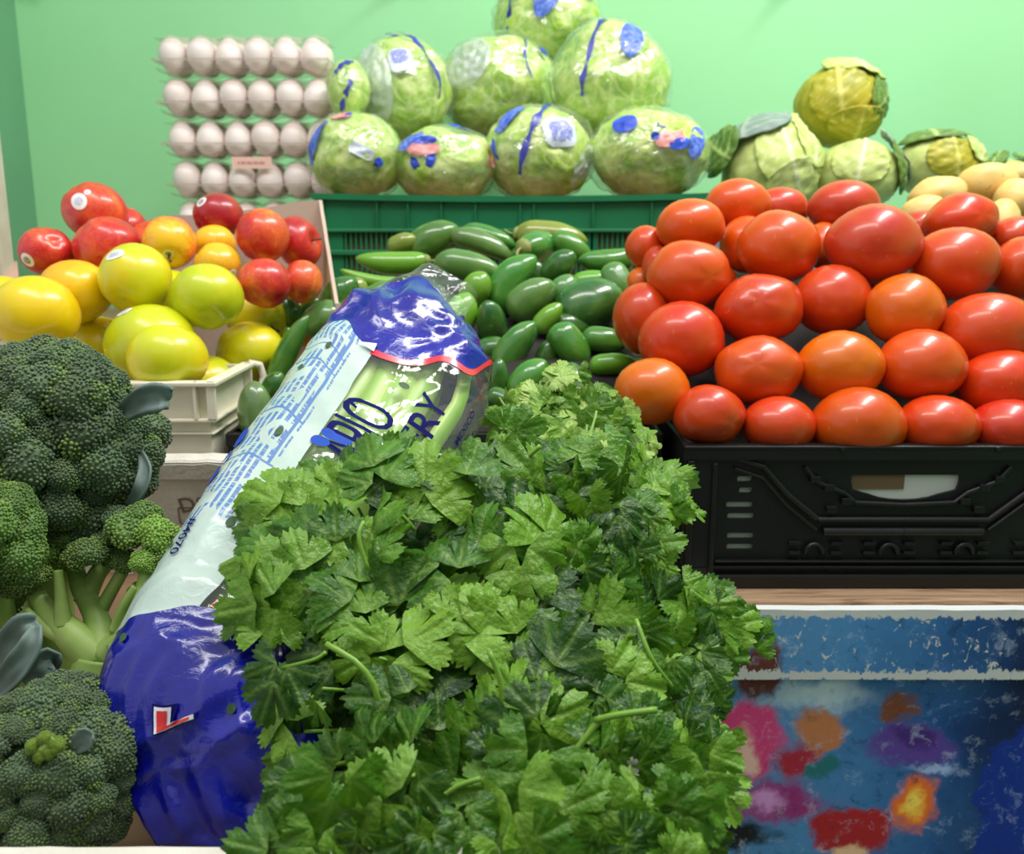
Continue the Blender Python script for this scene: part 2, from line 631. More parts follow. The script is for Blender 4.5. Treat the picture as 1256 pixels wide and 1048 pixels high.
MB().box(.152, .158, .752, 1.18, .5505, 1.0265).build('side_panel', M_foamw, pb)
MB().box(.152, 1.0, 1.174, 1.18, .5505, 1.0265).build('back_panel', M_foamw, pb)
MB().box(.152, 1.0, .752, 1.18, .5505, .556).build('bottom', M_foamw, pb)
# box rests on a low shelf board
MB().box(.14, 1.005, .736, 1.19, .53, .55).build('board', M_wood, st)

# white cap lying on the edge of the board
cp = P(876, 731, .775)
cap = thing('bottle_cap', 'small white cap with a red edge on the board by the coriander', 'cap', (cp.x, .758, 1.0405))
MB().tube([(cp.x, .758, 1.0405), (cp.x, .758, 1.0455), (cp.x, .758, 1.0465)], [.0085, .0085, .006], 18).build('cap_top', simple('white_cap', (236, 234, 230), .35), cap)
MB().tube([(cp.x + .010, .757, 1.0407), (cp.x + .011, .757, 1.0455)], [.0055, .0045], 14).build('red_edge', simple('red_cap', (200, 50, 44), .35), cap)

# --- black folding crate of tomatoes
M_black = simple('black_plastic', (26, 26, 27), .38, (20, 20, 21), 20, .15, 300, .5)
def black_crate(root, x0, x1, yf, yb, z0, z1, detail=True):
    H = z1 - z0
    k = .815 / FPX
    zz = lambda y: z1 - (y - 545) * k * 1.02       # picture rows on the front panel
    xx = lambda x: x0 + (x - 838) * k
    if detail:
        loops = [rrect(x0, x1, z0, z1, .004)]
        for y, xa, xb in ((588, 905, 923), (602, 908, 924), (620, 893, 926), (634, 895, 928), (659, 896, 929), (673, 896, 929)):
            for off in (0, 690 if x1 - x0 > .5 else None):
                if off is None: continue
                xa2, xb2 = (xa, xb) if off == 0 else (2 * 1110 - xa, 2 * 1110 - xb)
                loops.append(rrect(xx(min(xa2, xb2)), xx(max(xa2, xb2)), zz(y + 3.4), zz(y - 3.4), .0016, 2))
        # hand hole: flat above, round below
        hh = [(xx(1044), zz(583)), (xx(1176), zz(583))]
        for a in range(0, 181, 18):
            hh.append((xx(1110 + 52 * math.cos(math.radians(a)) + (14 if a < 20 else -14 if a > 160 else 0)), zz(592 + 22 * math.sin(math.radians(a)) ** .7)))
        loops.append(hh)
        vs, fs = plate(loops, .003)
        mesh('front_panel', [(v[0], yf + .006 + v[2], v[1]) for v in vs], [f[::-1] for f in fs], M_black, root, False)
        y = yf
        mb = MB()
        mb.box(x0 - .001, x1 + .001, y - .003, y + .008, zz(563), z1)                     # lip
        mb.box(x0 - .001, x1 + .001, y - .004, y + .002, z1 - .003, z1)
        for xa in (1026, 1212): mb.box(xx(xa - 3), xx(xa + 3), y - .0048, y - .001, z1 - .005, z1 - .0005)
        mb.build('rim', M_black, root, bevel=.0012)
        mb = MB()
        mb.box(x0, xx(878), y - .001, y + .006, z0, zz(563)); mb.box(xx(842), xx(850), y - .004, y, z0, zz(563)); mb.box(xx(872), xx(878), y - .004, y, z0 + .01, zz(566))
        mb.build('corner_post', M_black, root, bevel=.001)
        mb = MB()
        for s in (1, -1):
            m = lambda x: xx(1110 + s * (x - 1110))
            q = [(900, 560), (935, 572), (965, 605), (1005, 637)]
            for dy, r in ((0, .0028), (14, .0018)):
                mb.tube([(m(a), y + .002, zz(b + dy)) for a, b in q], r, 6)
            mb.tube([(m(985), y + .002, zz(572)), (m(1000), y + .002, zz(590)), (m(1035), y + .002, zz(604)), (m(1050), y + .002, zz(616)), (m(1110), y + .002, zz(619))], .0022, 6)
            for a, b in ((992, 585), (1010, 595), (1014, 622), (1032, 612)):
                mb.box(min(m(a), m(a + 12)), max(m(a), m(a + 12)), y - .001, y + .006, zz(b + 6), zz(b - 2))
            mb.tube([(m(1005), y + .001, zz(637)), (m(1110), y + .001, zz(637))], .0026, 6)
            mb.tube([(m(1012), y + .001, zz(652)), (m(1110), y + .001, zz(652))], .004, 8)
        mb.build('handle_rib', M_black, root, bevel=.0006)
        for a in (978, 1030, 1070, 1120, 1165, 1210, 1255, 1300, 1345, 1390, 1450):
            for b in (667, 679): MB().box(xx(a - 7), xx(a + 7), y - .0005, y + .005, zz(b + 2), zz(b - 2)).build('tab', M_black, root, bevel=.0004)
        for a in (1003, 1095, 1188, 1280, 1372):
            MB().tube([(xx(a + 11 * math.cos(t)), y + .001, zz(681 - 13 * math.sin(t))) for t in np.linspace(0, PI, 9)], .0022, 6).build('arch_tab', M_black, root, True)
        mb = MB()
        mb.box(x0, x1, y - .003, y + .006, z0, zz(706)); mb.box(x0, x1, y - .001, y + .005, zz(698), zz(695)); mb.box(x0 + .03, x1 - .03, y - .002, y + .004, zz(690), zz(688))
        mb.build('base_rail', M_black, root, bevel=.001)
    else:
        MB().box(x0, x1, yf + .003, yf + .006, z0, z1).build('front_panel', M_black, root)
        mb = MB().box(x0, x1, yf - .003, yf + .008, z1 - .012, z1)
        mb.box(x0, x1, yf - .002, yf + .006, z1 - .05, z1 - .045); mb.box(x0, x1, yf - .002, yf + .006, z0, z0 + .012)
        mb.build('rim', M_black, root, bevel=.001)
    MB().box(x0, x0 + .004, yf + .006, yb, z0, z1).build('side_panel', M_black, root, bevel=.001)
    MB().box(x1 - .004, x1, yf + .006, yb, z0, z1).build('side_panel', M_black, root, bevel=.001)
    MB().box(x0, x1, yb - .004, yb, z0, z1).build('back_panel', M_black, root, bevel=.001)
    MB().box(x0, x1, yf + .006, yb, z0, z0 + .005).build('bottom', M_black, root)


bc = thing('folding_crate', 'black plastic folding crate with a hand hole, full of red tomatoes', 'crate', (.45, .98, 1.0405), 'black crates')
black_crate(bc, .147, .735, .7775, 1.18, 1.0405, 1.169)
bj = thing('folding_crate', 'black crate under the green chilli peppers, its rim showing between white box and bag', 'crate', (-.06, .98, 1.0405), 'black crates')
black_crate(bj, -.262, .138, .838, .975, 1.0405, 1.166, False)
bk = thing('folding_crate', 'black crate under the rearmost green chilli peppers, mostly hidden', 'crate', (-.02, 1.09, 1.0405), 'black crates')
black_crate(bk, -.165, .138, .990, 1.185, 1.0405, 1.200, False)
# white paper and brown card seen through the hand hole
tag(MB().box(.17, .72, .7865, .788, 1.06, 1.150).build('paper_liner', simple('white_paper', (236, 236, 232), .7)), 'white paper liner seen through the slots of the black crate', 'liner')
o = MB().box(.280, .340, .7848, .7862, 1.128, 1.150).build('card_strip', simple('brown_card', (128, 104, 76), .8))
tag(o, 'brown card strip behind the left half of the hand hole', 'card')

# --- white foam box in front, tilted to the viewer
M_foam = simple('foam_box_white', (222, 218, 206), .75, (200, 195, 182), 25, .5, 220, .3, dist=.0015)
A = Vector((0, .372, 1.080)); B = Vector((0, .7765, 1.156))
ty = (B - A).normalized(); tz = Vector((0, -ty.z, ty.y))
L = (B - A).length; DP = .118
MT = Matrix(((1, 0, 0, 0), (0, ty.y, tz.y, A.y), (0, ty.z, tz.z, A.z), (0, 0, 0, 1)))
XL, XR = -.62, .067
fb = thing('foam_box', 'white foam produce box tilted to the viewer, holding broccoli, celery and coriander', 'box', MT @ Vector((-.28, L / 2, -DP)))
def slab(name, x0, x1, y0, y1, z0, z1, amp=.0016, n=60):
    m = wavy(x0, x1, y0, y1, z0, z1, amp, n)
    return mesh(name, [MT @ v for v in m.v], m.f, M_foam, fb, False)
slab('front_wall', XL, XR, -.020, 0, -DP, 0)
slab('back_wall', XL, XR - .01, L - .002, L + .016, -DP, 0, .0022)
slab('back_lip', XL, XR - .01, L - .0045, L - .002, -.016, -.0005, .0022)
mbx = MB().box(XR - .012, XR, .0, L - .002, -DP, -.001, MT); mbx.build('side_wall', M_foam, fb, bevel=.001)
mbx = MB().box(XL, XL + .012, .0, L - .002, -DP, -.001, MT); mbx.build('side_wall', M_foam, fb, bevel=.001)
MB().box(XL + .012, XR - .012, 0, L - .002, -DP, -DP + .008, MT).build('bottom', M_foam, fb)
M_stamp = simple('brown_stamp_ink', (128, 108, 92), .8)
def stamp(body, size, px, py, rot):
    vs, fs = text2d(body, size, 0)
    d = .80
    c = P(px, py, d)
    # put on the inner face of the back wall
    z_l = (MT.inverted() @ c)
    out = []
    for x, y in vs:
        a = math.radians(rot)
        out.append(MT @ Vector((c.x + x * math.cos(a) - y * math.sin(a), L - .0026, z_l.z + x * math.sin(a) + y * math.cos(a))))
    mesh('stamp_print', out, fs, M_stamp, fb, False)
stamp('D', .020, 214, 642, 12); stamp('o', .012, 236, 628, 20)
vs, fs = plate([rrect(-.0085, .0085, -.0085, .0085, .002), rrect(-.0075, .0075, -.0075, .0075, .002)], .0004)
cst = MT.inverted() @ P(222, 646, .80)
mesh('stamp_print', [MT @ Vector((cst.x + v[0] , L - .0026 + v[2], cst.z + v[1])) for v in vs], fs, M_stamp, fb, False)

# brown paper on the floor of the foam box
M_kraft = simple('kraft_paper', (148, 116, 84), .8, (120, 92, 66), 14, .3, 120)
nx, ny = 70, 44
vs = []; fs = []
for j in range(ny + 1):
    for i in range(nx + 1):
        x = XL + .02 + (XR - XL - .04) * i / nx; y = .004 + (L - .012) * j / ny
        h = .012 * abs(mn.noise(Vector((x * 14, y * 9, 0)))) + .006 * mn.noise(Vector((x * 30, y * 25, 5)))
        vs.append(MT @ Vector((x, y, -DP + .0095 + max(h, 0))))
for j in range(ny):
    for i in range(nx):
        a = j * (nx + 1) + i
        fs.append((a, a + 1, a + nx + 2, a + nx + 1))
o = mesh('brown_paper', vs, fs, M_kraft)
so = o.modifiers.new('thick', 'SOLIDIFY'); so.thickness = .0006; so.offset = 1
tag(o, 'crumpled brown paper lining the bottom of the white foam box', 'paper')

# --- white plastic crate under the front apples
M_cream = simple('cream_plastic', (232, 226, 204), .45, (222, 214, 190), 20, .1, 200)
wc = thing('white_crate', 'small cream white plastic crate with ledges, under the yellow apples', 'crate', (-.45, .88, 1.0405))
x0, x1, y0, y1, zt = -.66, -.273, .832, .955, 1.2155
MB().box(x0, x1, y0, y0 + .004, 1.0405, zt).build('front_panel', M_cream, wc, bevel=.001)
MB().box(x1 - .004, x1, y0 + .004, y1, 1.0405, zt).build('side_panel', M_cream, wc, bevel=.001)
MB().box(x0, x0 + .004, y0 + .004, y1, 1.0405, zt).build('side_panel', M_cream, wc, bevel=.001)
MB().box(x0, x1, y1 - .004, y1, 1.0405, zt - .002).build('back_panel', M_cream, wc, bevel=.001)
MB().box(x0, x1, y0 + .004, y1 - .004, 1.0405, 1.058).build('bottom', M_cream, wc)
for z, o_, t_ in ((zt, .010, .004), (zt - .034, .007, .003), (zt - .047, .004, .002)):
    mb = MB().box(x0 - o_, x1 + o_, y0 - o_, y0, z - t_, z).box(x1, x1 + o_, y0, y1, z - t_, z).box(x0 - o_, x0, y0, y1, z - t_, z)
    mb.build('rim' if z == zt else 'ledge', M_cream, wc, bevel=.001)
for b in [(x, x + .003, y0 - .008, y0, zt - .034, zt) for x in (x1 - .012, x1 - .136, x1 - .256)] + [(x1, x1 + .008, y0 - .008, y0 - .004, zt - .034, zt), (x1, x1 + .008, y1 - .012, y1 - .008, zt - .034, zt)]:
    MB().box(*b).build('rib', M_cream, wc, bevel=.0006)
MB().tube([(x1 + .004, y1 - .004, zt - .001), (x1 + .013, y1 + .004, zt - .004), (x1 + .016, y1 + .005, zt - .016), (x1 + .013, y1 + .002, zt - .028), (x1 + .004, y1 - .004, zt - .033)], .004, 8).build('lug', M_cream, wc, True)

# --- pinkish cardboard carton of red apples
M_carton = simple('pinkish_cardboard', (205, 186, 170), .8, (190, 168, 150), 12, .2, 150)
ct = thing('cardboard_carton', 'greyish pink cardboard carton around the red apples', 'carton', (-.5, 1.05, 1.0405))
def panel(pts, th, name, root, m):
    a, b, c, d = [Vector(p) for p in pts]
    n = (b - a).cross(d - a).normalized() * th
    vs = []; fs = []
    N = 10
    for s in (0, 1):
        for j in range(2):
            for i in range(N + 1):
                t = i / N
                p = (a.lerp(b, t)) if j == 0 else (d.lerp(c, t))
                if j: p = p + Vector((0, 0, .004 * mn.noise(p * 25)))
                vs.append(p + n * s)
    q = N + 1
    for i in range(N):
        fs += [(i, i + 1, q + i + 1, q + i), (2 * q + i, 3 * q + i, 3 * q + i + 1, 2 * q + i + 1),
               (i, 2 * q + i, 2 * q + i + 1, i + 1), (q + i, q + i + 1, 3 * q + i + 1, 3 * q + i)]
    fs += [(0, q, 3 * q, 2 * q), (N, 2 * q + N, 3 * q + N, q + N)]
    return mesh(name, vs, fs, m, root, False)
za = 1.0405
bR = P(391, 247, 1.160); bL = P(170, 270, 1.160); fR = P(411, 372, 1.03)
panel([(bL.x, bL.y, za), (bR.x, bR.y, za), bR, bL], -.004, 'back_panel', ct, M_carton)
panel([(fR.x, fR.y, za), (bR.x, bR.y, za), bR, fR], .004, 'side_panel', ct, M_carton)
panel([(-.80, .975, za), (-.275, .975, za), (-.275, .975, 1.18), (-.80, .975, 1.18)], -.004, 'front_panel', ct, M_carton)
panel([(-.80, .98, za), (-.80, bL.y, za), (-.80, bL.y, 1.20), (-.80, .98, 1.18)], .004, 'side_panel', ct, M_carton)
MB().box(-.79, bR.x - .03, .985, bL.y - .006, za, za + .004).build('bottom', M_carton, ct)
f1 = P(-30, 324, 1.15); f2 = P(22, 324, 1.15); f3 = P(24, 345, 1.12); f4 = P(-30, 345, 1.12)
panel([f4, f3, f2, f1], .004, 'flap', ct, simple('pink_card', (196, 160, 140), .8))

# --- green crate of lettuces
M_green = simple('green_plastic', (22, 120, 76), .42, (18, 108, 66), 15, .08, 200)
gc = thing('green_crate', 'green slotted plastic crate piled with wrapped lettuces', 'crate', (0, 1.53, 1.20))
gx0, gx1, gy0, gy1, gz0, gz1 = -.272, .266, 1.342, 1.72, 1.2005, 1.397
gz = lambda y: P(628, y, 1.3 + (y - 237) * 2.5e-4).z
mb = MB()
n = 40
for i in range(n):
    xa = gx0 - .006 + (gx1 - gx0 + .012) * i / n; xb = gx0 - .006 + (gx1 - gx0 + .012) * (i + 1) / n
    fa = .004 * math.sin(PI * i / n); fb_ = .004 * math.sin(PI * (i + 1) / n)
    za_, zb_ = gz1 - fa, gz1 - fb_
    mb.add([(xa, gy0 - .008, za_ - .008), (xb, gy0 - .008, zb_ - .008), (xb, gy0 - .008, zb_), (xa, gy0 - .008, za_),
            (xa, gy0 + .004, za_ - .008), (xb, gy0 + .004, zb_ - .008), (xb, gy0 + .004, zb_), (xa, gy0 + .004, za_)],
           [(0, 1, 2, 3), (3, 2, 6, 7), (4, 7, 6, 5), (0, 4, 5, 1)])
mb.build('rim', M_green, gc)
MB().box(gx0, gx1, gy0, gy0 + .003, gz(281), gz1 - .006).build('upper_panel', M_green, gc)
for px in (386, 396, 462, 500, 541, 583, 638, 655, 728, 800, 852, 862):
    x = 1.3 * (px - 628) / FPX
    MB().box(x - .001, x + .001, gy0 - .005, gy0, gz(281), gz1 - .006).build('rib', M_green, gc)
MB().box(gx0 - .003, gx1 + .003, gy0 - .006, gy0 + .003, gz(285), gz(281)).build('ledge', M_green, gc, bevel=.001)
MB().box(gx0 - .002, gx1 + .002, gy0 - .005, gy0 + .003, gz(313), gz(307)).build('ledge', M_green, gc, bevel=.001)
MB().box(gx0 - .001, gx1 + .001, gy0 - .004, gy0 + .003, gz0, gz0 + .012).build('ledge', M_green, gc, bevel=.001)
for za_, zb_ in ((gz(307), gz(285)), (gz0 + .012, gz(313))):
    for xa, xb in ((gx0, gx0 + .035), (gx1 - .03, gx1), (1.3 * (722 - 628) / FPX, 1.3 * (732 - 628) / FPX)):
        MB().box(xa, xb, gy0, gy0 + .003, za_, zb_).build('post', M_green, gc)
for za_, zb_ in ((gz(307), gz(285)), (gz0 + .012, gz(313))):
    mb = MB()
    x = gx0 + .037
    while x < gx1 - .03:
        mb.box(x, x + .0032, gy0, gy0 + .003, za_, zb_); x += .0072
    o = mb.build('slat', M_green, gc); o['kind'] = 'stuff'
mb = MB()
MB().box(gx0, gx0 + .003, gy0 + .003, gy1, gz0, gz1).build('side_panel', M_green, gc)
MB().box(gx1 - .003, gx1, gy0 + .003, gy1, gz0, gz1).build('side_panel', M_green, gc)
MB().box(gx0, gx1, gy1 - .003, gy1, gz0, gz1).build('back_panel', M_green, gc)
MB().box(gx0, gx1, gy0 + .003, gy1, gz0, gz0 + .005).build('bottom', M_green, gc)
# pale pulp tray the lettuces stand on inside the crate
tag(MB().box(gx0 + .006, gx1 - .006, gy0 + .008, gy1 - .006, gz0 + .006, gz1 - .030).build('packing_slab', simple('brown_packing', (150, 112, 86), .8, (110, 84, 66), 30)),
    'brown packing behind the slots of the green crate', 'packing')

# --- grey crate of cabbages, partly seen behind the tomatoes
M_grey = simple('grey_plastic', (150, 164, 172), .45, (138, 152, 160), 15)
kc = thing('grey_crate', 'grey plastic crate holding the cabbages, rim showing between tomatoes and cabbages', 'crate', (.56, 1.56, 1.20))
kx0, kx1, ky0, ky1, kz = .275, .92, 1.36, 1.75, 1.362
for nme, b in (('front_panel', (kx0, kx1, ky0, ky0 + .004, 1.2005, kz)), ('back_panel', (kx0, kx1, ky1 - .004, ky1, 1.2005, kz)),
               ('side_panel', (kx0, kx0 + .004, ky0 + .004, ky1 - .004, 1.2005, kz)), ('side_panel', (kx1 - .004, kx1, ky0 + .004, ky1 - .004, 1.2005, kz)),
               ('bottom', (kx0, kx1, ky0, ky1, 1.2005, 1.206)), ('rim', (kx0 - .005, kx1 + .005, ky0 - .008, ky0, kz - .012, kz))):
    MB().box(*b).build(nme, M_grey, kc, bevel=.001)
# stand for the egg trays and the potato carton, both behind the fruit
eb = thing('egg_carton_base', 'brown carton under the stack of egg trays, behind the apples', 'carton', (-.43, 1.55, 1.20))
MB().box(-.55, -.283, 1.52, 1.76, 1.2005, 1.2715).build('carton_body', M_kraft, eb, bevel=.002)
pc = thing('potato_carton', 'low brown carton of pale potatoes behind the tomatoes, right', 'carton', (.66, 1.28, 1.20))
MB().box(.47, .90, 1.215, 1.335, 1.2005, 1.322).build('carton_body', M_kraft, pc, bevel=.002)

# ------------------------------------------------------------------ tomatoes
def tomato_mat():
    t = NT('tomato_skin')
    co = t.coord()
    n = t.noise(co, 14, 3, .5, .6)
    hot = t.mix(t.ramp(n, [(.35, (0, 0, 0, 1)), (.75, (.45, .45, .45, 1))]), t.ocol(), lin((222, 112, 20)))
    sp = t.noise(co, 260, 2)
    c = t.mix(t.ramp(sp, [(.68, (0, 0, 0, 1)), (.76, (.25, .25, .25, 1))]), hot, lin((240, 170, 90)))
    t.set(Base_Color=c, Roughness=.33, Specular_IOR_Level=.45, Coat_Weight=.3, Coat_Roughness=.07, Subsurface_Weight=.04)
    t.b.inputs['Subsurface Radius'].default_value = (.01, .002, .001)
    t.bump(t.noise(co, 22, 2), .08, .004)
    return t.m


M_tom = tomato_mat()
M_scar = simple('tomato_scar', (150, 130, 70), .7)
def sh_tomato():
    k = random.choice((3, 4, 5)); e = random.uniform(.006, .028); ph = random.uniform(0, 6); a2 = random.uniform(.0, .05); pa = random.uniform(0, 6)
    def f(q):
        phi = math.atan2(q.y, q.x); s = math.sqrt(max(0, 1 - q.z * q.z))
        r = 1 + e * math.cos(k * phi + ph) * s + a2 * (q.x * math.cos(pa) + q.y * math.sin(pa)) * q.z
        r -= .16 * math.exp(-((1 - q.z) / .05))
        r -= .03 * math.exp(-((1 + q.z) / .02))
        return r
    return f


RED, ORG, DEEP = (202, 50, 10), (222, 98, 6), (184, 32, 20)
MIDR = (212, 70, 8)
T = [  # px, py, rx, ry, depth, colour, roll, label
    (870, 508, 41, 36, .80, RED, 0, 'red tomato at the left end of the lowest row, on the black rim'),
    (955, 517, 43, 31, .80, RED, 0, 'red tomato second from the left in the lowest row'),
    (1052, 511, 55, 36, .80, MIDR, 0, 'wide orange red tomato in the middle of the lowest row'),
    (1150, 517, 47, 33, .80, RED, 0, 'red tomato fourth from the left in the lowest row'),
    (1238, 521, 46, 32, .80, DEEP, -8, 'dark red tomato at the right end of the lowest row'),
    (800, 478, 44, 39, .815, ORG, 0, 'orange tomato overhanging the crate corner, lowest at the far left'),
    (930, 453, 51, 41, .83, MIDR, 0, 'orange red tomato leftmost in the second row above the rim'),
    (1030, 448, 50, 42, .83, ORG, 0, 'orange tomato second from left in the second row above the rim'),
    (1130, 446, 51, 42, .83, MIDR, 0, 'red tomato third from left in the second row above the rim'),
    (1226, 466, 48, 37, .83, RED, 10, 'red tomato streaked with orange, at the right end of the second row'),
    (836, 414, 50, 44, .86, RED, 0, 'round red tomato at the left end of the third row'),
    (931, 376, 51, 40, .875, RED, 5, 'red tomato second from left in the third row'),
    (1021, 366, 45, 41, .875, RED, 0, 'round red tomato in the middle of the third row'),
    (1110, 378, 45, 42, .87, ORG, 0, 'yellowish orange tomato second from right in the third row'),
    (1210, 395, 57, 36, .86, RED, 0, 'long red tomato lying at the right end of the third row'),
    (845, 335, 47, 40, .90, MIDR, 0, 'orange red tomato above the round one at the left edge of the heap'),
    (787, 388, 33, 42, .91, RED, 0, 'red tomato half hidden on the left flank, beside the green peppers'),
    (955, 301, 47, 42, .93, MIDR, 0, 'big orange red tomato in the upper left of the heap, egg shaped'),
    (1071, 297, 55, 45, .91, DEEP, 0, 'largest dark red tomato, at the upper middle of the heap'),
    (1172, 321, 50, 42, .91, RED, -6, 'orange red tomato right of the largest dark red tomato'),
    (1252, 327, 34, 36, .92, RED, 0, 'red tomato cut by the right edge of the picture, upper row'),
    (847, 275, 40, 31, .96, MIDR, 0, 'orange tomato at the upper left shoulder of the heap'),
    (792, 302, 24, 25, .99, RED, 0, 'small red tomato at the top of the left flank, by the green crate'),
    (806, 326, 18, 25, .97, RED, 0, 'red tomato tucked behind the left edge, below the small one'),
    (915, 298, 30, 33, .985, MIDR, 0, 'orange red tomato half hidden left of the egg shaped one'),
    (905, 251, 39, 31, 1.02, MIDR, 0, 'orange red tomato at the top left of the heap'),
    (957, 250, 33, 20, 1.06, DEEP, 0, 'red tomato peeping out behind the top left one'),
    (1035, 252, 41, 31, 1.02, DEEP, 0, 'pinkish red tomato at the very top in the middle of the heap'),
    (1008, 300, 22, 27, 1.0, MIDR, 0, 'orange tomato in the gap left of the largest dark red one'),
    (1178, 268, 42, 30, 1.00, RED, 8, 'red tomato at the top right, in front of the potatoes'),
    (1128, 278, 27, 20, 1.02, DEEP, 0, 'dull red tomato in the gap right of the largest one'),
    (1246, 290, 32, 24, 1.0, RED, 0, 'red tomato at the right edge below the potatoes'),
    (1072, 349, 22, 20, .95, ORG, 0, 'orange tomato deep in the gap below the largest one'),
    (880, 350, 24, 26, .96, MIDR, 0, 'tomato deep in the gap in the left half of the heap'),
    (786, 345, 16, 18, .98, ORG, 0, 'orange tomato glimpsed on the left flank between two red ones'),
]
T = [(a, b - ry + max(ry * 1.06, .85 * rx), rx * 1.06, max(ry * 1.06, .85 * rx), d + .026, c, r, l) for a, b, rx, ry, d, c, r, l in T]
items = [dict(px=t[0], py=t[1], d=t[4], s=[(-.25 * t[2], 0, .78 * min(t[2], t[3]) * 1.1), (.25 * t[2], 0, .78 * min(t[2], t[3]) * 1.1)]) for t in T]
relax(items, .90)
tom_d = [i['d'] for i in items]
for (px, py, rx, ry, d, col, roll, lab), it in zip(T, items):
    b = Body(px, py, rx, ry, it['d'], sh_tomato(), (random.uniform(-.7, .7), random.uniform(-.2, .6), -1), roll)
    o = b.build('tomato', M_tom, None, 26, 18)
    cr = lin([min(255, max(0, c + random.uniform(-9, 9))) for c in col])
    o.color = cr
    tag(o, lab, 'tomato', 'tomatoes heaped in the black crate')

# sloping sheet added under a heap, its dark standing in for shade in gaps
M_blacksheet = simple('gap_shade_dark', (30, 22, 20), .8)
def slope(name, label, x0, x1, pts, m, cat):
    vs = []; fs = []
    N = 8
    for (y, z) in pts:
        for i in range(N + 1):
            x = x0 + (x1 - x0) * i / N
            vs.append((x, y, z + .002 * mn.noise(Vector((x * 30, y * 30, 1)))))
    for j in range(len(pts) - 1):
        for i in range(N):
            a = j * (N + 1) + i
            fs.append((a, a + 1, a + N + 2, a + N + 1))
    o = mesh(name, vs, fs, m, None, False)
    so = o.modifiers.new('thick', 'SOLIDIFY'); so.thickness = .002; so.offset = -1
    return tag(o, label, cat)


# ------------------------------------------------------------------ apples
def apple_shape(tall=1.0, ob=.0):
    k = random.uniform(0, 6)
    def f(q):
        s = math.sqrt(max(0, 1 - q.z * q.z)); ph = math.atan2(q.y, q.x)
        r = 1 + .012 * math.cos(5 * ph + k) * s * (1 - q.z)
        r -= .30 * math.exp(-((1 - q.z) / .045)) + .16 * math.exp(-((1 + q.z) / .03))
        r += .04 * q.z - .02
        return r
    return f


def apple_mat(name, stops, streak, cc):
    t = NT(name)
    co = t.coord()
    of = t.node('ShaderNodeVectorMath', operation='ADD'); t.link(co, of.inputs[0])
    cb = t.node('ShaderNodeCombineXYZ'); t.link(t.math('MULTIPLY', t.rnd(), 37.0), cb.inputs[0]); t.link(t.math('MULTIPLY', t.rnd(), 11.0), cb.inputs[1]); t.link(cb.outputs[0], of.inputs[1])
    n = t.noise(of.outputs[0], 13, 3, .5, .5)
    s2 = t.noise(of.outputs[0], 90, 3, .6, 2)
    f = t.math('ADD', n, t.math('MULTIPLY', t.math('SUBTRACT', s2, .5), streak))
    sx = t.node('ShaderNodeSeparateColor'); t.link(t.ocol(), sx.inputs[0])
    f = t.math('ADD', f, t.math('SUBTRACT', sx.outputs[0], .5))
    c = t.ramp(f, stops)
    lent = t.noise(of.outputs[0], 420, 1)
    c = t.mix(t.ramp(lent, [(.70, (0, 0, 0, 1)), (.78, (.35, .35, .35, 1))]), c, lin(cc))
    t.set(Base_Color=c, Roughness=.30, Coat_Weight=.3, Coat_Roughness=.12, Subsurface_Weight=.05)
    t.b.inputs['Subsurface Radius'].default_value = (.006, .003, .001)
    return t.m


M_yel = apple_mat('yellow_apple_skin', [(.25, lin((178, 196, 22))), (.5, lin((208, 212, 26))), (.75, lin((236, 206, 20)))], .12, (228, 226, 120))
M_gold = apple_mat('golden_apple_skin', [(.25, lin((226, 206, 14))), (.5, lin((244, 206, 8))), (.75, lin((240, 176, 14)))], .1, (250, 230, 120))
M_red = apple_mat('red_apple_skin', [(.28, lin((164, 26, 38))), (.46, lin((212, 46, 40))), (.6, lin((234, 102, 50))), (.78, lin((248, 192, 34)))], .28, (244, 190, 120))
M_sticker = simple('sticker_white', (240, 238, 236), .45)
M_stprint = simple('sticker_grey_print', (150, 156, 186), .5, (236, 232, 236), 700)
M_stprint2 = simple('sticker_dark_print', (70, 72, 78), .5, (210, 205, 205), 600)
M_stem = simple('brown_stem', (96, 76, 40), .8)
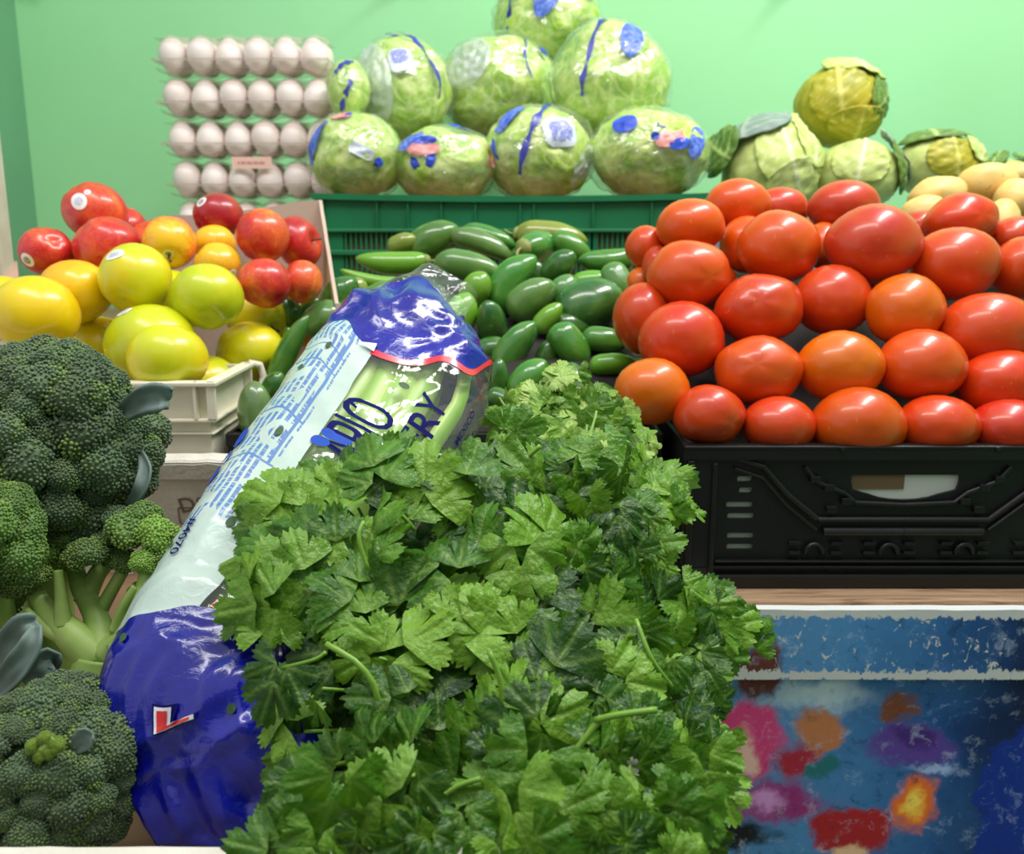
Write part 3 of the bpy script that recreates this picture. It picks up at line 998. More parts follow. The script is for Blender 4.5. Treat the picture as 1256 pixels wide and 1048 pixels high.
# px py rx ry d mat bias roll axis label stickers[(px,py,w,h,rot,print)]
AP = [
    (206, 434, 49, 39, .875, M_yel, .56, 0, (-.1, -.9, .2), 'yellow green apple like a dome on the rim of the white crate', []),
    (186, 412, 56, 38, .905, M_yel, .5, 8, (-.3, .8, -.4), 'yellow green apple with a sticker, behind the dome shaped one', [(163, 386, 11, 7, 20, 0)]),
    (166, 343, 44, 44, .95, M_yel, .48, 0, (.1, .75, -.5), 'topmost yellow green apple, with an oval sticker on top', [(154, 318, 14, 8, 12, 0)]),
    (254, 365, 45, 41, .945, M_yel, .44, 0, (-.2, .8, -.6), 'round lime green apple right of the topmost one, without sticker', []),
    (307, 431, 43, 38, .955, M_yel, .62, 0, (.5, -.5, .2), 'bright yellow apple right of the white crate, speckled', []),
    (315, 385, 40, 33, 1.0, M_yel, .58, -12, (.75, -.35, .45), 'yellow apple with stem hollow and sticker, under the red apples', [(299, 381, 8, 8, 0, 0)]),
    (44, 381, 53, 42, .90, M_gold, .5, 0, (-.5, .8, -.3), 'large deep yellow apple at the left edge', []),
    (92, 357, 44, 38, .965, M_gold, .6, 0, (.1, .6, -.8), 'orange yellow apple behind the large yellow one at the left', []),
    (4, 380, 44, 41, .985, M_gold, .45, 0, (0, .7, -.7), 'yellow apple cut by the left edge, behind the large one', []),
    (120, 428, 42, 40, .94, M_yel, .62, 0, (.2, .6, -.8), 'yellow apple low in the middle, between large yellow and dome apple', []),
    (70, 452, 48, 43, .915, M_yel, .56, 0, (.1, .8, .3), 'yellow green apple low behind the broccoli, only its top showing', []),
    (152, 500, 46, 42, .925, M_yel, .66, 0, (0, .8, -.3), 'yellow apple sliver left of the dome apple at the crate rim', []),
    (254, 476, 42, 40, .94, M_yel, .55, 0, (.3, .5, -.5), 'yellow apple sliver between crate rim and the bright yellow apple', []),
    (210, 372, 42, 40, 1.02, M_yel, .6, 0, (0, .7, -.5), 'yellow apple in the gap between the two upper green ones', []),
]
AR = [
    (57, 308, 33, 30, 1.02, M_red, .40, 0, (-.6, -.3, -.6), 'dark red apple leftmost of the red ones, round sticker low left', [(45, 324, 9, 10, 0, 1)]),
    (116, 255, 40, 32, 1.08, M_red, .50, -22, (.7, -.5, -.6), 'topmost red apple shading to orange, large white sticker', [(113, 255, 10, 12, 30, 0), (122, 243, 4, 4, 0, 0)]),
    (131, 301, 42, 36, 1.03, M_red, .48, 10, (.5, -.6, -.6), 'smooth coral red apple between the topmost and the leftmost', []),
    (153, 281, 26, 27, 1.12, M_red, .45, -20, (.5, .3, -.8), 'red apple peeping out right behind the topmost one', []),
    (208, 297, 33, 33, 1.03, M_red, .78, 0, (.2, -.75, .62), 'yellow apple blushed with orange, sticker at its lower tip', [(215, 319, 8, 9, 0, 1)]),
    (190, 302, 34, 32, 1.09, M_red, .52, 0, (.2, .3, -.8), 'orange red apple half hidden behind the blushed yellow one', []),
    (267, 265, 31, 28, 1.10, M_red, .34, 0, (.6, .5, -.5), 'dark red apple with a white sticker, in front of the eggs', [(253, 252, 8, 8, 20, 1)]),
    (263, 300, 26, 24, 1.08, M_red, .72, 0, (.2, .5, -.7), 'orange apple below the dark red one with the sticker', []),
    (266, 323, 29, 26, 1.03, M_red, .74, 0, (.7, -.5, -.4), 'orange yellow apple with a small pink sticker at its edge', [(288, 337, 6, 6, 0, 0)]),
    (322, 290, 33, 34, 1.05, M_red, .42, 0, (.4, .75, -.3), 'two toned deep red and orange apple, right of the stickered dark one', []),
    (365, 298, 28, 34, 1.10, M_red, .48, 22, (.75, -.2, .35), 'rightmost upper red apple with a brown stem end', []),
    (324, 348, 33, 31, 1.0, M_red, .50, -12, (.2, .6, -.6), 'orange red apple lowest in the right group, above the peppers', []),
    (372, 346, 25, 27, 1.03, M_red, .56, 0, (-.75, .25, .45), 'small red apple with a yellow cheek, at the right carton side', []),
    (360, 398, 34, 32, 1.05, M_red, .74, 0, (.2, .5, -.5), 'orange apple sliver under the two lowest red ones', []),
]
for lst, nm, grp in ((AP, 'yellow_apple', 'yellow apples'), (AR, 'red_apple', 'red apples')):
    lst[:] = [(t[0], t[1] - t[3] + max(t[3], .9 * t[2]), t[2], max(t[3], .9 * t[2]), *t[4:]) for t in lst]
    its = [dict(px=t[0], py=t[1], d=t[4], s=[(0, 0, min(t[2], t[3]))]) for t in lst]
    for i_, t_ in zip(its, lst): i_['t'] = t_
    if lst is AP: AP_ITS = its
    else: AR_ITS = its
relax(AP_ITS + AR_ITS, .97)
for its, nm, grp in ((AP_ITS, 'yellow_apple', 'yellow apples'), (AR_ITS, 'red_apple', 'red apples')):
    for it in its:
        px, py, rx, ry, d, m, bias, roll, axis, lab, stk = it['t']
        b = Body(px, py, rx, ry, it['d'], apple_shape(), axis, roll)
        o = b.build(nm, m, None, 28, 20)
        o.color = (bias, bias, bias, 1)
        tag(o, lab, 'apple', grp)
        if axis[2] > .2:
            n0 = b.R @ Vector((0, 0, 1)); p0 = b.at(n0); out = (b.at(n0, 1.4) - p0).normalized()
            MB().tube([p0 - out * .004, p0 + out * .006, p0 + out * .012 + AX * .002], [.0014, .0012, .0016], 6).build('stem', M_stem, o, True)
        for sx_, sy_, w_, h_, r_, pr in stk:
            s_ = b.patch('sticker', M_sticker, o, sx_, sy_, w_, h_, r_, 1.008)
            tag(b.patch('sticker_print', M_stprint2 if pr else M_stprint, s_, sx_, sy_, w_ * .55, h_ * .5, r_, 1.013))

# ------------------------------------------------------------------ potatoes
def pot_mat():
    t = NT('potato_skin'); co = t.coord()
    c = t.ramp(t.noise(co, 18, 4, .6), [(.3, lin((226, 186, 104))), (.65, lin((238, 206, 132)))])
    c = t.mix(t.ramp(t.noise(co, 120, 2), [(.66, (0, 0, 0, 1)), (.74, (.7, .7, .7, 1))]), c, lin((186, 140, 76)))
    t.set(Base_Color=c, Roughness=.5); t.bump(t.noise(co, 60, 3), .2, .002)
    return t.m


M_pot = pot_mat()
def sh_pot():
    o_ = Vector((random.uniform(0, 50), random.uniform(0, 50), 0))
    return lambda q: 1 + .07 * mn.noise(q * 1.6 + o_) + .012 * mn.noise(q * 5 + o_)
PT = [(1150, 240, 35, 23, 1.21, 8, 'pale potato leftmost, lying behind the red tomato'), (1211, 225, 36, 25, 1.23, 0, 'large pale potato on top of the potato heap'),
      (1246, 244, 26, 25, 1.20, 0, 'pale potato right of the large one, cut by the picture edge'), (1254, 214, 17, 13, 1.27, 0, 'pale potato at the back right of the heap'),
      (1224, 275, 22, 32, 1.17, -25, 'pale potato lowest, in the gap beside the red tomato'), (1133, 262, 30, 22, 1.17, 15, 'pale potato below the leftmost one, half behind the tomato')]
its = [dict(px=t[0], py=t[1], d=t[4], s=[(0, 0, min(t[2], t[3]))]) for t in PT]
relax(its, .97)
for t_, it in zip(PT, its):
    b = Body(t_[0], t_[1], t_[2], t_[3], it['d'], sh_pot(), (0, 0, 1), t_[5])
    tag(b.build('potato', M_pot, None, 24, 16), t_[6], 'potato', 'pale potatoes')

slope('gap_shade_sheet', 'added sheet sloping under the heap of tomatoes, dark for the shade in the gaps', .155, .728, [(.845, 1.145), (.90, 1.17), (.96, 1.22), (1.02, 1.26), (1.06, 1.285), (1.165, 1.30)], M_blacksheet, 'card')
slope('gap_shade_sheet', 'added sheet sloping under the green chilli peppers, dark for the shade in the gaps', -.155, .130, [(.850, 1.125), (.91, 1.165), (.965, 1.212), (1.0, 1.216), (1.08, 1.235), (1.18, 1.262)], M_blacksheet, 'card')

# ------------------------------------------------------------------ green chilli peppers
def pep_mat():
    t = NT('chilli_skin'); co = t.coord()
    n = t.noise(co, 28, 3, .5, .5)
    c = t.mix(t.ramp(n, [(.42, (0, 0, 0, 1)), (.8, (.55, .55, .55, 1))]), t.ocol(), lin((120, 156, 60)))
    c = t.mix(t.ramp(t.noise(co, 16, 2), [(.30, (.5, .5, .5, 1)), (.42, (0, 0, 0, 1))]), c, lin((16, 44, 18)))
    t.set(Base_Color=c, Roughness=.25, Coat_Weight=.6, Coat_Roughness=.1)
    t.bump(t.noise(co, 40, 3), .18, .002)
    return t.m


M_pep = pep_mat()
M_calyx = simple('chilli_stem', (120, 138, 66), .6, (150, 150, 84), 60)
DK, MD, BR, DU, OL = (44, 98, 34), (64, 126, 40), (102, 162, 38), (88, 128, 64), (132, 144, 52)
# px py length width angle tilt bend colour stem label
JP = [
    (481, 321, 84, 26, 178, 0, .05, BR, 1, 'long bright green chilli lying level, above the thin one'),
    (460, 342, 82, 15, 170, 0, .08, (112, 168, 44), 1, 'thin pale green chilli pointing left, upper left of the heap'),
    (531, 296, 66, 42, 28, .2, .02, (66, 108, 40), 2, 'fat green chilli with curled stem, at the top left of the heap'),
    (494, 299, 34, 24, 20, .3, 0, OL, 0, 'olive chilli tip behind the fat one with the curled stem'),
    (592, 301, 78, 25, -22, 0, .06, DU, 0, 'greyish green long chilli right of the one with the curled stem'),
    (576, 329, 84, 34, -12, .1, .05, DU, 0, 'shiny long chilli just above the tip of the celery bag'),
    (600, 291, 66, 22, -18, .1, .04, MD, 0, 'shiny green chilli at the back in the middle, sloping right'),
    (585, 354, 38, 34, 60, .5, 0, BR, 0, 'round end of a bright chilli beside the clear bag tip'),
    (565, 386, 52, 38, 68, .2, 0, (112, 168, 40), 0, 'light green chilli standing upright behind the bag'),
    (418, 366, 56, 40, 62, .2, .1, DK, 0, 'dark curved chilli beside the carton side'),
    (438, 357, 30, 26, 80, .4, 0, OL, 0, 'olive chilli end between the dark curved one and the bag'),
    (466, 362, 60, 26, 24, .2, .03, DU, 0, 'dull green chilli right above the blue bag top'),
    (428, 376, 32, 17, 5, .2, 0, DK, 0, 'small dark chilli at the left, above the blue bag top'),
    (676, 290, 84, 31, -7, .1, .04, OL, 1, 'yellowish olive chilli lying at the back'),
    (657, 303, 42, 36, 200, .9, 0, MD, 2, 'chilli seen end on with its stem hollow facing out'),
    (702, 304, 54, 26, -32, .1, .04, MD, 0, 'green chilli sloping down right of the end on one'),
    (686, 327, 36, 32, 40, .6, 0, DK, 0, 'dark round chilli end in the upper middle'),
    (744, 320, 66, 29, 182, .1, .04, MD, 1, 'level green chilli with stem at right, beside the tomatoes'),
    (629, 347, 78, 40, 57, .15, .12, MD, 0, 'large curved shiny chilli in the middle of the heap'),
    (652, 367, 62, 42, 38, .2, .03, DU, 0, 'dull green chilli right of the large curved one'),
    (602, 393, 36, 33, 100, .7, 0, DK, 0, 'dark round chilli end below the middle'),
    (673, 390, 42, 25, 48, .2, 0, BR, 0, 'small bright oval chilli in the middle of the heap'),
    (691, 362, 46, 38, 70, .4, 0, DU, 2, 'pale dull chilli with a dry stem stub'),
    (724, 344, 42, 22, 8, .3, 0, BR, 0, 'bright green chilli half hidden above the biggest one'),
    (724, 376, 80, 60, 24, .15, .02, DK, 2, 'biggest chilli, dark and glossy with a thin brown stem'),
    (759, 349, 52, 34, -62, .3, 0, DU, 0, 'green chilli leaning on the tomatoes'),
    (632, 427, 74, 35, 56, .1, .06, MD, 0, 'shiny chilli standing steeply below the middle'),
    (649, 466, 58, 37, 50, .1, .02, MD, 0, 'green chilli just left of the pale coriander leaf'),
    (699, 425, 60, 38, -52, .1, .02, MD, 0, 'green chilli sloping down, right above the pale coriander leaf'),
    (742, 418, 54, 29, -8, .1, .02, MD, 0, 'upper of two level chillies left of the orange tomato'),
    (752, 447, 54, 25, 4, .1, .02, BR, 0, 'lower of two level chillies left of the orange tomato'),
    (706, 467, 40, 32, -40, .4, 0, DK, 0, 'dark chilli end in the shade behind the pale coriander leaf'),
    (620, 494, 48, 26, -25, .2, 0, DK, 0, 'dark chilli beside the right edge of the celery bag'),
    (611, 464, 44, 24, 84, .3, 0, DK, 0, 'dark upright chilli at the blue corner of the bag'),
    (744, 492, 46, 32, -34, .2, 0, DK, 0, 'lowest dark chilli, under the orange tomato'),
    (704, 496, 66, 32, -2, .1, .02, DU, 0, 'dull wet chilli lying on the coriander'),
    (352, 438, 106, 25, 64, .1, .04, (58, 112, 44), 0, 'long straight chilli between the bright yellow apple and the bag'),
    (314, 504, 68, 39, 92, .1, 0, (92, 122, 74), 0, 'greyish oval chilli beside the white crate'),
    (398, 392, 54, 40, 32, .2, 0, DU, 0, 'dull rounded chilli above the white panel of the bag'),
    (382, 375, 24, 19, 30, .5, 0, MD, 0, 'small round green chilli under the red apples'),
    (356, 384, 34, 26, 100, .5, 0, DK, 0, 'dark chilli tip left of the small round one'),
    (354, 412, 18, 14, 90, .6, 0, MD, 0, 'tiny green chilli tip beside the yellow apple'),
    (660, 338, 40, 26, 130, .4, 0, DK, 0, 'shaded chilli in the gap above the dull one'),
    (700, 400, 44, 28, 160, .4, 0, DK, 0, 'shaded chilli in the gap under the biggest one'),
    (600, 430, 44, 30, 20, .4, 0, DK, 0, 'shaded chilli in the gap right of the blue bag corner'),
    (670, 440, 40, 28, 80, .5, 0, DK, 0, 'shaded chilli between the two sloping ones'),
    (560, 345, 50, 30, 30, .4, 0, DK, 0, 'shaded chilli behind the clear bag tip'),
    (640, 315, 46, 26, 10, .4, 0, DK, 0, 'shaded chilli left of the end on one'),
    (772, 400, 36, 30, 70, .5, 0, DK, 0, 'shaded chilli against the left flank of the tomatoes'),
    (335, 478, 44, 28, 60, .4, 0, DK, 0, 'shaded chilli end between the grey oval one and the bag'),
]
def jd(y): return .885 + (500 - y) * .00150
its = []
for t in JP:
    L2 = t[2] / 2; a = math.radians(t[4]); W = t[3] / 2
    q = max(L2 - W, 0)
    n_ = 1 if q < 3 else 3
    s = [(0, 0, W)] if n_ == 1 else [(math.cos(a) * q * u, -math.sin(a) * q * u, W * (1.0 if u == 0 else .85)) for u in (-1, 0, 1)]
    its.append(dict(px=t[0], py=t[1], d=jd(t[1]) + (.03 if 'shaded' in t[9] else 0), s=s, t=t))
relax(its, .84, 200)
for it in its:
    px, py, Ln, W, ang, tilt, bend, col, stem, lab = it['t']
    d = it['d']; k = d / FPX
    a = math.radians(ang)
    c = P(px, py, d)
    e1 = (AX * math.cos(a) + AU * math.sin(a)) * math.cos(tilt) + AN * math.sin(tilt)   # towards the tip
    e2 = (AU * math.cos(a) - AX * math.sin(a))
    e3 = e1.cross(e2)
    half = Ln * k / 2 * 1.08 / max(math.cos(tilt), .55)
    if tilt > .5: half = max(Ln, W * 1.7) * k / 2
    R = W * k / 2 * 1.12
    blunt = random.uniform(.5, .8)
    vs = []; fs = []
    NS, NR = 16, 20
    fat = random.uniform(.35, .45)
    for j in range(NR + 1):
        u = j / NR
        x = -half + 2 * half * (1 - math.cos(PI * u)) / 2
        v = (x / half + 1) / 2
        # profile: rounded shoulder, slow taper, rounded tip
        r = (1 - (1 - min(v / .30, 1)) ** 2.4) ** .5 * (1 - (max(v - fat, 0) / (1 - fat)) ** (1.7 + blunt)) ** .62 if 0 < v < 1 else 0.0
        yb = bend * 2 * half * (1 - (2 * v - 1) ** 2) - bend * half
        for i in range(NS):
            ph = 2 * PI * i / NS
            w_ = 1 + .05 * math.sin(3 * ph + px) * v + .03 * mn.noise(Vector((x * 60 + px, math.cos(ph), math.sin(ph))))
            vs.append(c + e1 * x + e2 * (yb + R * r * w_ * math.cos(ph)) + e3 * (R * r * w_ * math.sin(ph)))
    for j in range(NR):
        for i in range(NS):
            k2 = (i + 1) % NS
            fs.append((j * NS + i, j * NS + k2, (j + 1) * NS + k2, (j + 1) * NS + i))
    o = mesh('chilli_pepper', vs, fs, M_pep, None, origin=c)
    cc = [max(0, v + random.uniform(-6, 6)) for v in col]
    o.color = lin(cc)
    tag(o, lab, 'chilli pepper', 'green chilli peppers heaped in the black crates')
    if stem:
        b0 = c - e1 * half + e2 * (-bend * half)
        sg = -e1
        if tilt > .8: b0 = c + e1 * half * .98; sg = e1
        cal = [(b0 - sg * .004), b0 + sg * .0006, b0 + sg * .0022]
        q = MB().tube(cal, [R * .62, R * .42, .0022], 9).build('calyx', M_calyx, o, True)
        if stem == 2:
            cu = [b0 + sg * .001, b0 + sg * .008 - AU * .003 + AN * .003, b0 + sg * .009 - AU * .010 + AN * .008, b0 + sg * .002 - AU * .018 + AN * .010]
        else:
            cu = [b0 + sg * .001, b0 + sg * .007 + AU * .001, b0 + sg * .013 + AU * .004]
        MB().tube([tuple(v) for v in catmull(cu, 9)], [.0021, .0019, .0017, .0016, .0016, .0016, .0016, .0017, .0020], 7).build('stem', M_calyx, o, True)

# ------------------------------------------------------------------ wrapped lettuces
def let_mat():
    t = NT('lettuce_leaf'); co = t.coord()
    wv = t.node('ShaderNodeTexVoronoi', feature='DISTANCE_TO_EDGE'); wv.inputs['Scale'].default_value = 20
    dn = t.node('ShaderNodeTexNoise'); dn.inputs['Scale'].default_value = 14; t.link(co, dn.inputs['Vector'])
    mx = t.node('ShaderNodeMix', data_type='RGBA'); mx.inputs[0].default_value = .18; t.link(co, mx.inputs[6]); t.link(dn.outputs['Color'], mx.inputs[7])
    t.link(mx.outputs[2], wv.inputs['Vector'])
    vein = t.ramp(wv.outputs['Distance'], [(.0, (1, 1, 1, 1)), (.09, (0, 0, 0, 1))])
    c = t.ramp(t.noise(co, 15, 6, .68, 1.6), [(.28, lin((112, 164, 40))), (.46, lin((168, 204, 72))), (.60, lin((212, 228, 134))), (.8, lin((150, 186, 52)))])
    c = t.mix(t.math('MULTIPLY', vein, .6), c, lin((226, 234, 170)))
    t.set(Base_Color=c, Roughness=.45, Subsurface_Weight=.0)
    t.bump(t.noise(co, 50, 4), .6, .006)
    return t.m


M_let = let_mat()
M_wrap = film('lettuce_wrap_film', (1, 1, 1), .075, .10, .04, (.9, .95, .95), 1.0, 40)
M_crump = film('crumpled_film', (.94, .96, 1), .14, .22, .34, (.72, .78, .84), 1.0, 60)
M_bluep = simple('blue_print', (38, 66, 186), .35, (64, 96, 214), 90)
M_bluestreak = simple('blue_print_streaked', (34, 60, 190), .35, (120, 150, 230), 160)
M_bandp = simple('blue_band_print', (46, 52, 150), .35, (70, 80, 180), 60)
M_pink = simple('pink_print', (226, 126, 124), .4, (240, 176, 170), 120)
M_pale = simple('pale_label', (214, 222, 234), .45)
M_viol = simple('violet_print', (112, 116, 196), .45, (170, 176, 226), 240)
def sh_let(seed, amp=.05):
    o_ = Vector((seed * 7.3, seed * 1.7, seed))
    def f(q):
        n1 = mn.noise(q * 1.7 + o_); n2 = 1 - abs(mn.noise(q * 3.2 + o_ * 2)) * 2; n3 = 1 - abs(mn.noise(q * 8 + o_)) * 2
        return .96 + amp * n1 + .032 * n2 + .018 * n3
    return f


# px py rx ry d  roll, label, bands[(pts,halfwidth)], prints[(mat,px,py,w,h,rot)], crumple[(px,py,w,h,rot)]
LT = [
    (672, 28, 61, 47, 1.47, 0, 'wrapped lettuce at the very top, cut by the picture edge', [([(640, -8), (630, 18), (623, 52)], 3)],
     [(M_bluestreak, 670, 20, 11, 22, -20), (M_pink, 711, 5, 9, 7, 0), (M_bluep, 718, 15, 6, 3, -20), (M_bluep, 697, -2, 5, 3, 20)], []),
    (748, 103, 67, 65, 1.46, 0, 'big wrapped lettuce below the top one, right, blue oval near its top', [([(741, 42), (722, 75), (713, 110), (710, 136)], 3.2)],
     [(M_bluestreak, 768, 70, 12, 20, -18)], []),
    (612, 111, 66, 59, 1.47, 0, 'wrapped lettuce in the middle, pale film bunched on its left', [([(643, 62), (642, 95), (650, 118)], 1.5)],
     [(M_bluep, 664, 75, 7, 6, 45)], [(575, 98, 30, 36, -20)]),
    (492, 115, 58, 61, 1.45, 0, 'wrapped lettuce at the upper left with a curved blue band', [([(478, 59), (500, 60), (520, 76), (536, 105), (543, 135)], 3)],
     [(M_pale, 499, 99, 12, 12, 15), (M_viol, 498, 95, 8, 7, 15)], [(462, 120, 30, 58, 12)]),
    (428, 112, 24, 34, 1.45, 0, 'narrow dark piece of wrapped lettuce beside the egg trays', [([(416, 100), (424, 90), (436, 82)], 4), ([(436, 110), (428, 128), (422, 142)], 4)], [], []),
    (437, 193, 54, 48, 1.40, -6, 'lowest left wrapped lettuce, blue oval at its left edge', [],
     [(M_bluestreak, 393, 184, 8, 22, -14), (M_pink, 425, 155, 11, 6, 0), (M_bluep, 434, 155, 4, 3, 0), (M_bluep, 470, 211, 5, 5, 0), (M_pale, 452, 201, 12, 6, -20)], []),
    (546, 204, 58, 42, 1.39, 0, 'wrapped lettuce second from left in the bottom row', [],
     [(M_bluestreak, 507, 184, 15, 12, 45), (M_bluep, 526, 188, 11, 5, 0), (M_pink, 525, 198, 15, 8, 0), (M_bluep, 515, 214, 4, 8, 15), (M_bluep, 533, 212, 4, 8, -15), (M_bluep, 565, 165, 10, 4, -15)], []),
    (661, 190, 62, 53, 1.40, 0, 'wrapped lettuce third in the bottom row, straight blue band and label', [([(672, 136), (660, 160), (646, 190), (638, 226)], 4)],
     [(M_bluestreak, 624, 158, 9, 16, -26), (M_pink, 603, 201, 4, 13, 12), (M_bluep, 609, 195, 3, 12, 10), (M_pale, 683, 180, 15, 17, 10), (M_viol, 684, 180, 10, 11, 10)], [(713, 212, 14, 28, -8)]),
    (795, 190, 68, 49, 1.39, -3, 'wrapped lettuce at the right end of the bottom row', [],
     [(M_bluep, 761, 170, 11, 12, 20), (M_pink, 813, 187, 17, 9, 40), (M_bluep, 823, 194, 11, 6, 30), (M_bluep, 804, 173, 6, 3, -15), (M_bluep, 794, 187, 4, 4, 0), (M_bluestreak, 846, 188, 9, 18, -16)], []),
]
LT = [(t[0], t[1], t[2] * 1.07, t[3] * 1.08, t[4] - (.015 if t[0] < 460 else 0), *t[5:]) for t in LT]
its = [dict(px=t[0], py=t[1], d=t[4], s=[(0, 0, .97 * min(t[2], t[3]))], t=t) for t in LT]
relax(its, 1.07)
for n_, it in enumerate(its):
    px, py, rx, ry, d0, roll, lab, bands, prints, crumps = it['t']
    b = Body(px, py, rx, ry, it['d'], sh_let(n_ + 1, .10), (0, 0, 1), roll)
    root = thing('wrapped_lettuce', lab, 'lettuce', b.c - Vector((0, 0, b.ry)), 'film wrapped lettuces piled on the green crate')
    b.build('lettuce_head', M_let, root, 64, 44)
    bw = Body(px, py, rx * 1.02, ry * 1.02, it['d'], None, (0, 0, 1), roll)
    bw.rz = b.rz * 1.02
    o_ = Vector((n_ * 3.1, 2, n_))
    fl = sh_let(n_ + 1, .10)
    bw.shape = lambda q, o_=o_, fl=fl: .75 * fl(q) + .25 + .035 * (1 - abs(mn.noise(q * 2.6 + o_)) * 2.2) + .022 * (1 - abs(mn.noise(q * 5 + o_)) * 2.2) + .012 * (1 - abs(mn.noise(q * 11 + o_)) * 2.2)
    bw.build('plastic_film', M_wrap, root, 96, 64)
    for pts, hw in bands: bw.band('blue_band', M_bandp, root, pts, hw, 1.008)
    for q, (m, x, y, w_, h_, r_) in enumerate(prints):
        bw.patch({'blue_print': 'blue_mark', 'blue_print_streaked': 'blue_oval', 'pink_print': 'pink_mark', 'pale_label': 'label', 'violet_print': 'label_print'}[m.name], m, root, x, y, w_ * 1.2, h_ * (1.55 if m is M_bluestreak else 1.2), r_, 1.010 + (.004 if m in (M_viol, M_bluep) else 0), power=2.0 if m not in (M_pale, M_viol) else 5)
    for x, y, w_, h_, r_ in crumps:
        bc_ = Body(px, py, rx * 1.03, ry * 1.03, it['d'], None, (0, 0, 1), roll); bc_.rz = b.rz * 1.03
        bc_.shape = lambda q, o_=o_: 1.02 + .05 * (1 - abs(mn.noise(q * 6 + o_)) * 2.5)
        bc_.patch('bunched_film', M_crump, root, x, y, w_, h_, r_, 1.01, seg=36, rings=12)

# ------------------------------------------------------------------ cabbages
def cab_mat(name, a, b, c_, vein):
    t = NT(name); co = t.coord()
    n = t.noise(co, 9, 5, .6, .6)
    c = t.ramp(n, [(.3, lin(a)), (.5, lin(b)), (.72, lin(c_))])
    at = t.node('ShaderNodeAttribute', attribute_name='tone')
    c = t.mix(at.outputs['Fac'], c, lin(vein))
    t.set(Base_Color=c, Roughness=.5)
    t.bump(t.noise(co, 60, 4), .3, .003)
    return t.m


M_cabpale = cab_mat('cabbage_pale', (160, 176, 84), (190, 204, 112), (206, 218, 138), (230, 236, 188))
M_cabyel = cab_mat('cabbage_yellow', (128, 132, 24), (168, 164, 40), (206, 178, 40), (214, 206, 110))
M_cabdark = cab_mat('cabbage_dark', (58, 92, 34), (88, 122, 46), (124, 150, 66), (176, 192, 120))
M_cabgrey = cab_mat('cabbage_grey', (112, 132, 124), (134, 152, 142), (152, 168, 152), (176, 190, 172))
def leafshell(root, b, m, n0, spanu, spanv, rot, lift, curl, name='leaf', ruf=.05, seed=0):
    """outer leaf that wraps a head: a curled sheet with midrib, ruffled edge and thickness"""
    n0 = Vector(n0).normalized()
    t = Vector((0, 1, 0)) if abs(n0.y) < .9 else Vector((1, 0, 0))
    t = (t - n0 * t.dot(n0)).normalized(); bb = t.cross(n0)
    a = math.radians(rot)
    e1 = bb * math.cos(a) + t * math.sin(a); e2 = t * math.cos(a) - bb * math.sin(a)
    N = 22; vs = []; fs = []; tone = []
    for j in range(N + 1):
        for i in range(N + 1):
            u = -1 + 2 * i / N; v = -1 + 2 * j / N
            # disc-like outline
            uu = u * math.sqrt(1 - v * v / 2.3); vv = v * math.sqrt(1 - u * u / 2.3)
            r2 = min(1, max(abs(u), abs(v)))
            nn = (n0 + e1 * uu * spanu + e2 * vv * spanv).normalized()
            edge = r2 ** 4
            k = lift + curl * max(0, vv) ** 3 + ruf * edge * mn.noise(Vector((uu * 4 + seed, vv * 4, seed))) + .015 * mn.noise(Vector((uu * 6, vv * 6, seed + 3)))
            k += .025 * math.exp(-(uu / .06) ** 2)
            vs.append(b.at(nn, k))
            ve = math.exp(-(uu / .05) ** 2)
            for q in range(5):
                vb = -.8 + q * .38
                ve = max(ve, .7 * math.exp(-((vv - vb - abs(uu) * .7) / .035) ** 2) * (abs(uu) < .9))
            tone.append(min(1, ve))
    for j in range(N):
        for i in range(N):
            a_ = j * (N + 1) + i
            fs.append((a_, a_ + 1, a_ + N + 2, a_ + N + 1))
    o = mesh(name, vs, fs, m, root, col=tone, origin=b.c)
    so = o.modifiers.new('thick', 'SOLIDIFY'); so.thickness = .0016; so.offset = 0
    return o


def cabbage(px, py, rx, ry, d, m, lab, leaves, seed):
    f0 = sh_let(seed, .03)
    b = Body(px, py, rx, ry, d, f0, (0, 0, 1))
    root = thing('cabbage', lab, 'cabbage', b.c - Vector((0, 0, b.ry)), 'cabbages behind the tomatoes')
    D, fs = sph(48, 32)
    mesh('cabbage_head', [b.at(b.R @ q) for q in D], fs, m, root, col=[.35 * max(0, 1 - abs(mn.noise(q * 5 + Vector((seed, 0, 0)))) * 6) for q in D], origin=b.c)
    for k_, L_ in enumerate(leaves):
        leafshell(root, b, *L_, seed=seed * 3 + k_)
    return root


cabbage(1029, 131, 54, 50, 1.50, M_cabyel, 'yellow green cabbage on top of the others, pale outer leaf over it',
        [(M_cabpale, (.25, .9, .45), .95, .55, -16, 1.10, .10), (M_cabyel, (-.3, .0, 1), .85, .8, 6, 1.03, .06), (M_cabdark, (.75, .1, .5), .5, .8, -40, 1.06, .12), (M_cabyel, (.2, -.7, .7), .8, .5, 8, 1.05, .05)], 11)
cabbage(945, 212, 60, 58, 1.46, M_cabpale, 'pale cabbage at the left with a bluish grey leaf folded over it',
        [(M_cabgrey, (-.55, .95, .35), .95, .62, 22, 1.18, .10), (M_cabdark, (-.95, .35, .2), .5, .6, 60, 1.30, .2), (M_cabpale, (.1, .2, 1), .75, .9, 8, 1.05, .08), (M_cabpale, (.6, .5, .6), .4, .8, -15, 1.10, .18), (M_cabpale, (.3, -.5, .8), .7, .6, 30, 1.08, .1)], 12)
cabbage(1050, 217, 52, 44, 1.45, M_cabpale, 'cabbage in the middle, under the yellow green top one',
        [(M_cabpale, (-.2, .2, 1), .8, .7, -10, 1.05, .06), (M_cabdark, (.85, .1, .5), .4, .8, 20, 1.12, .15), (M_cabgrey, (.8, .4, .2), .3, .9, 25, 1.18, .15)], 13)
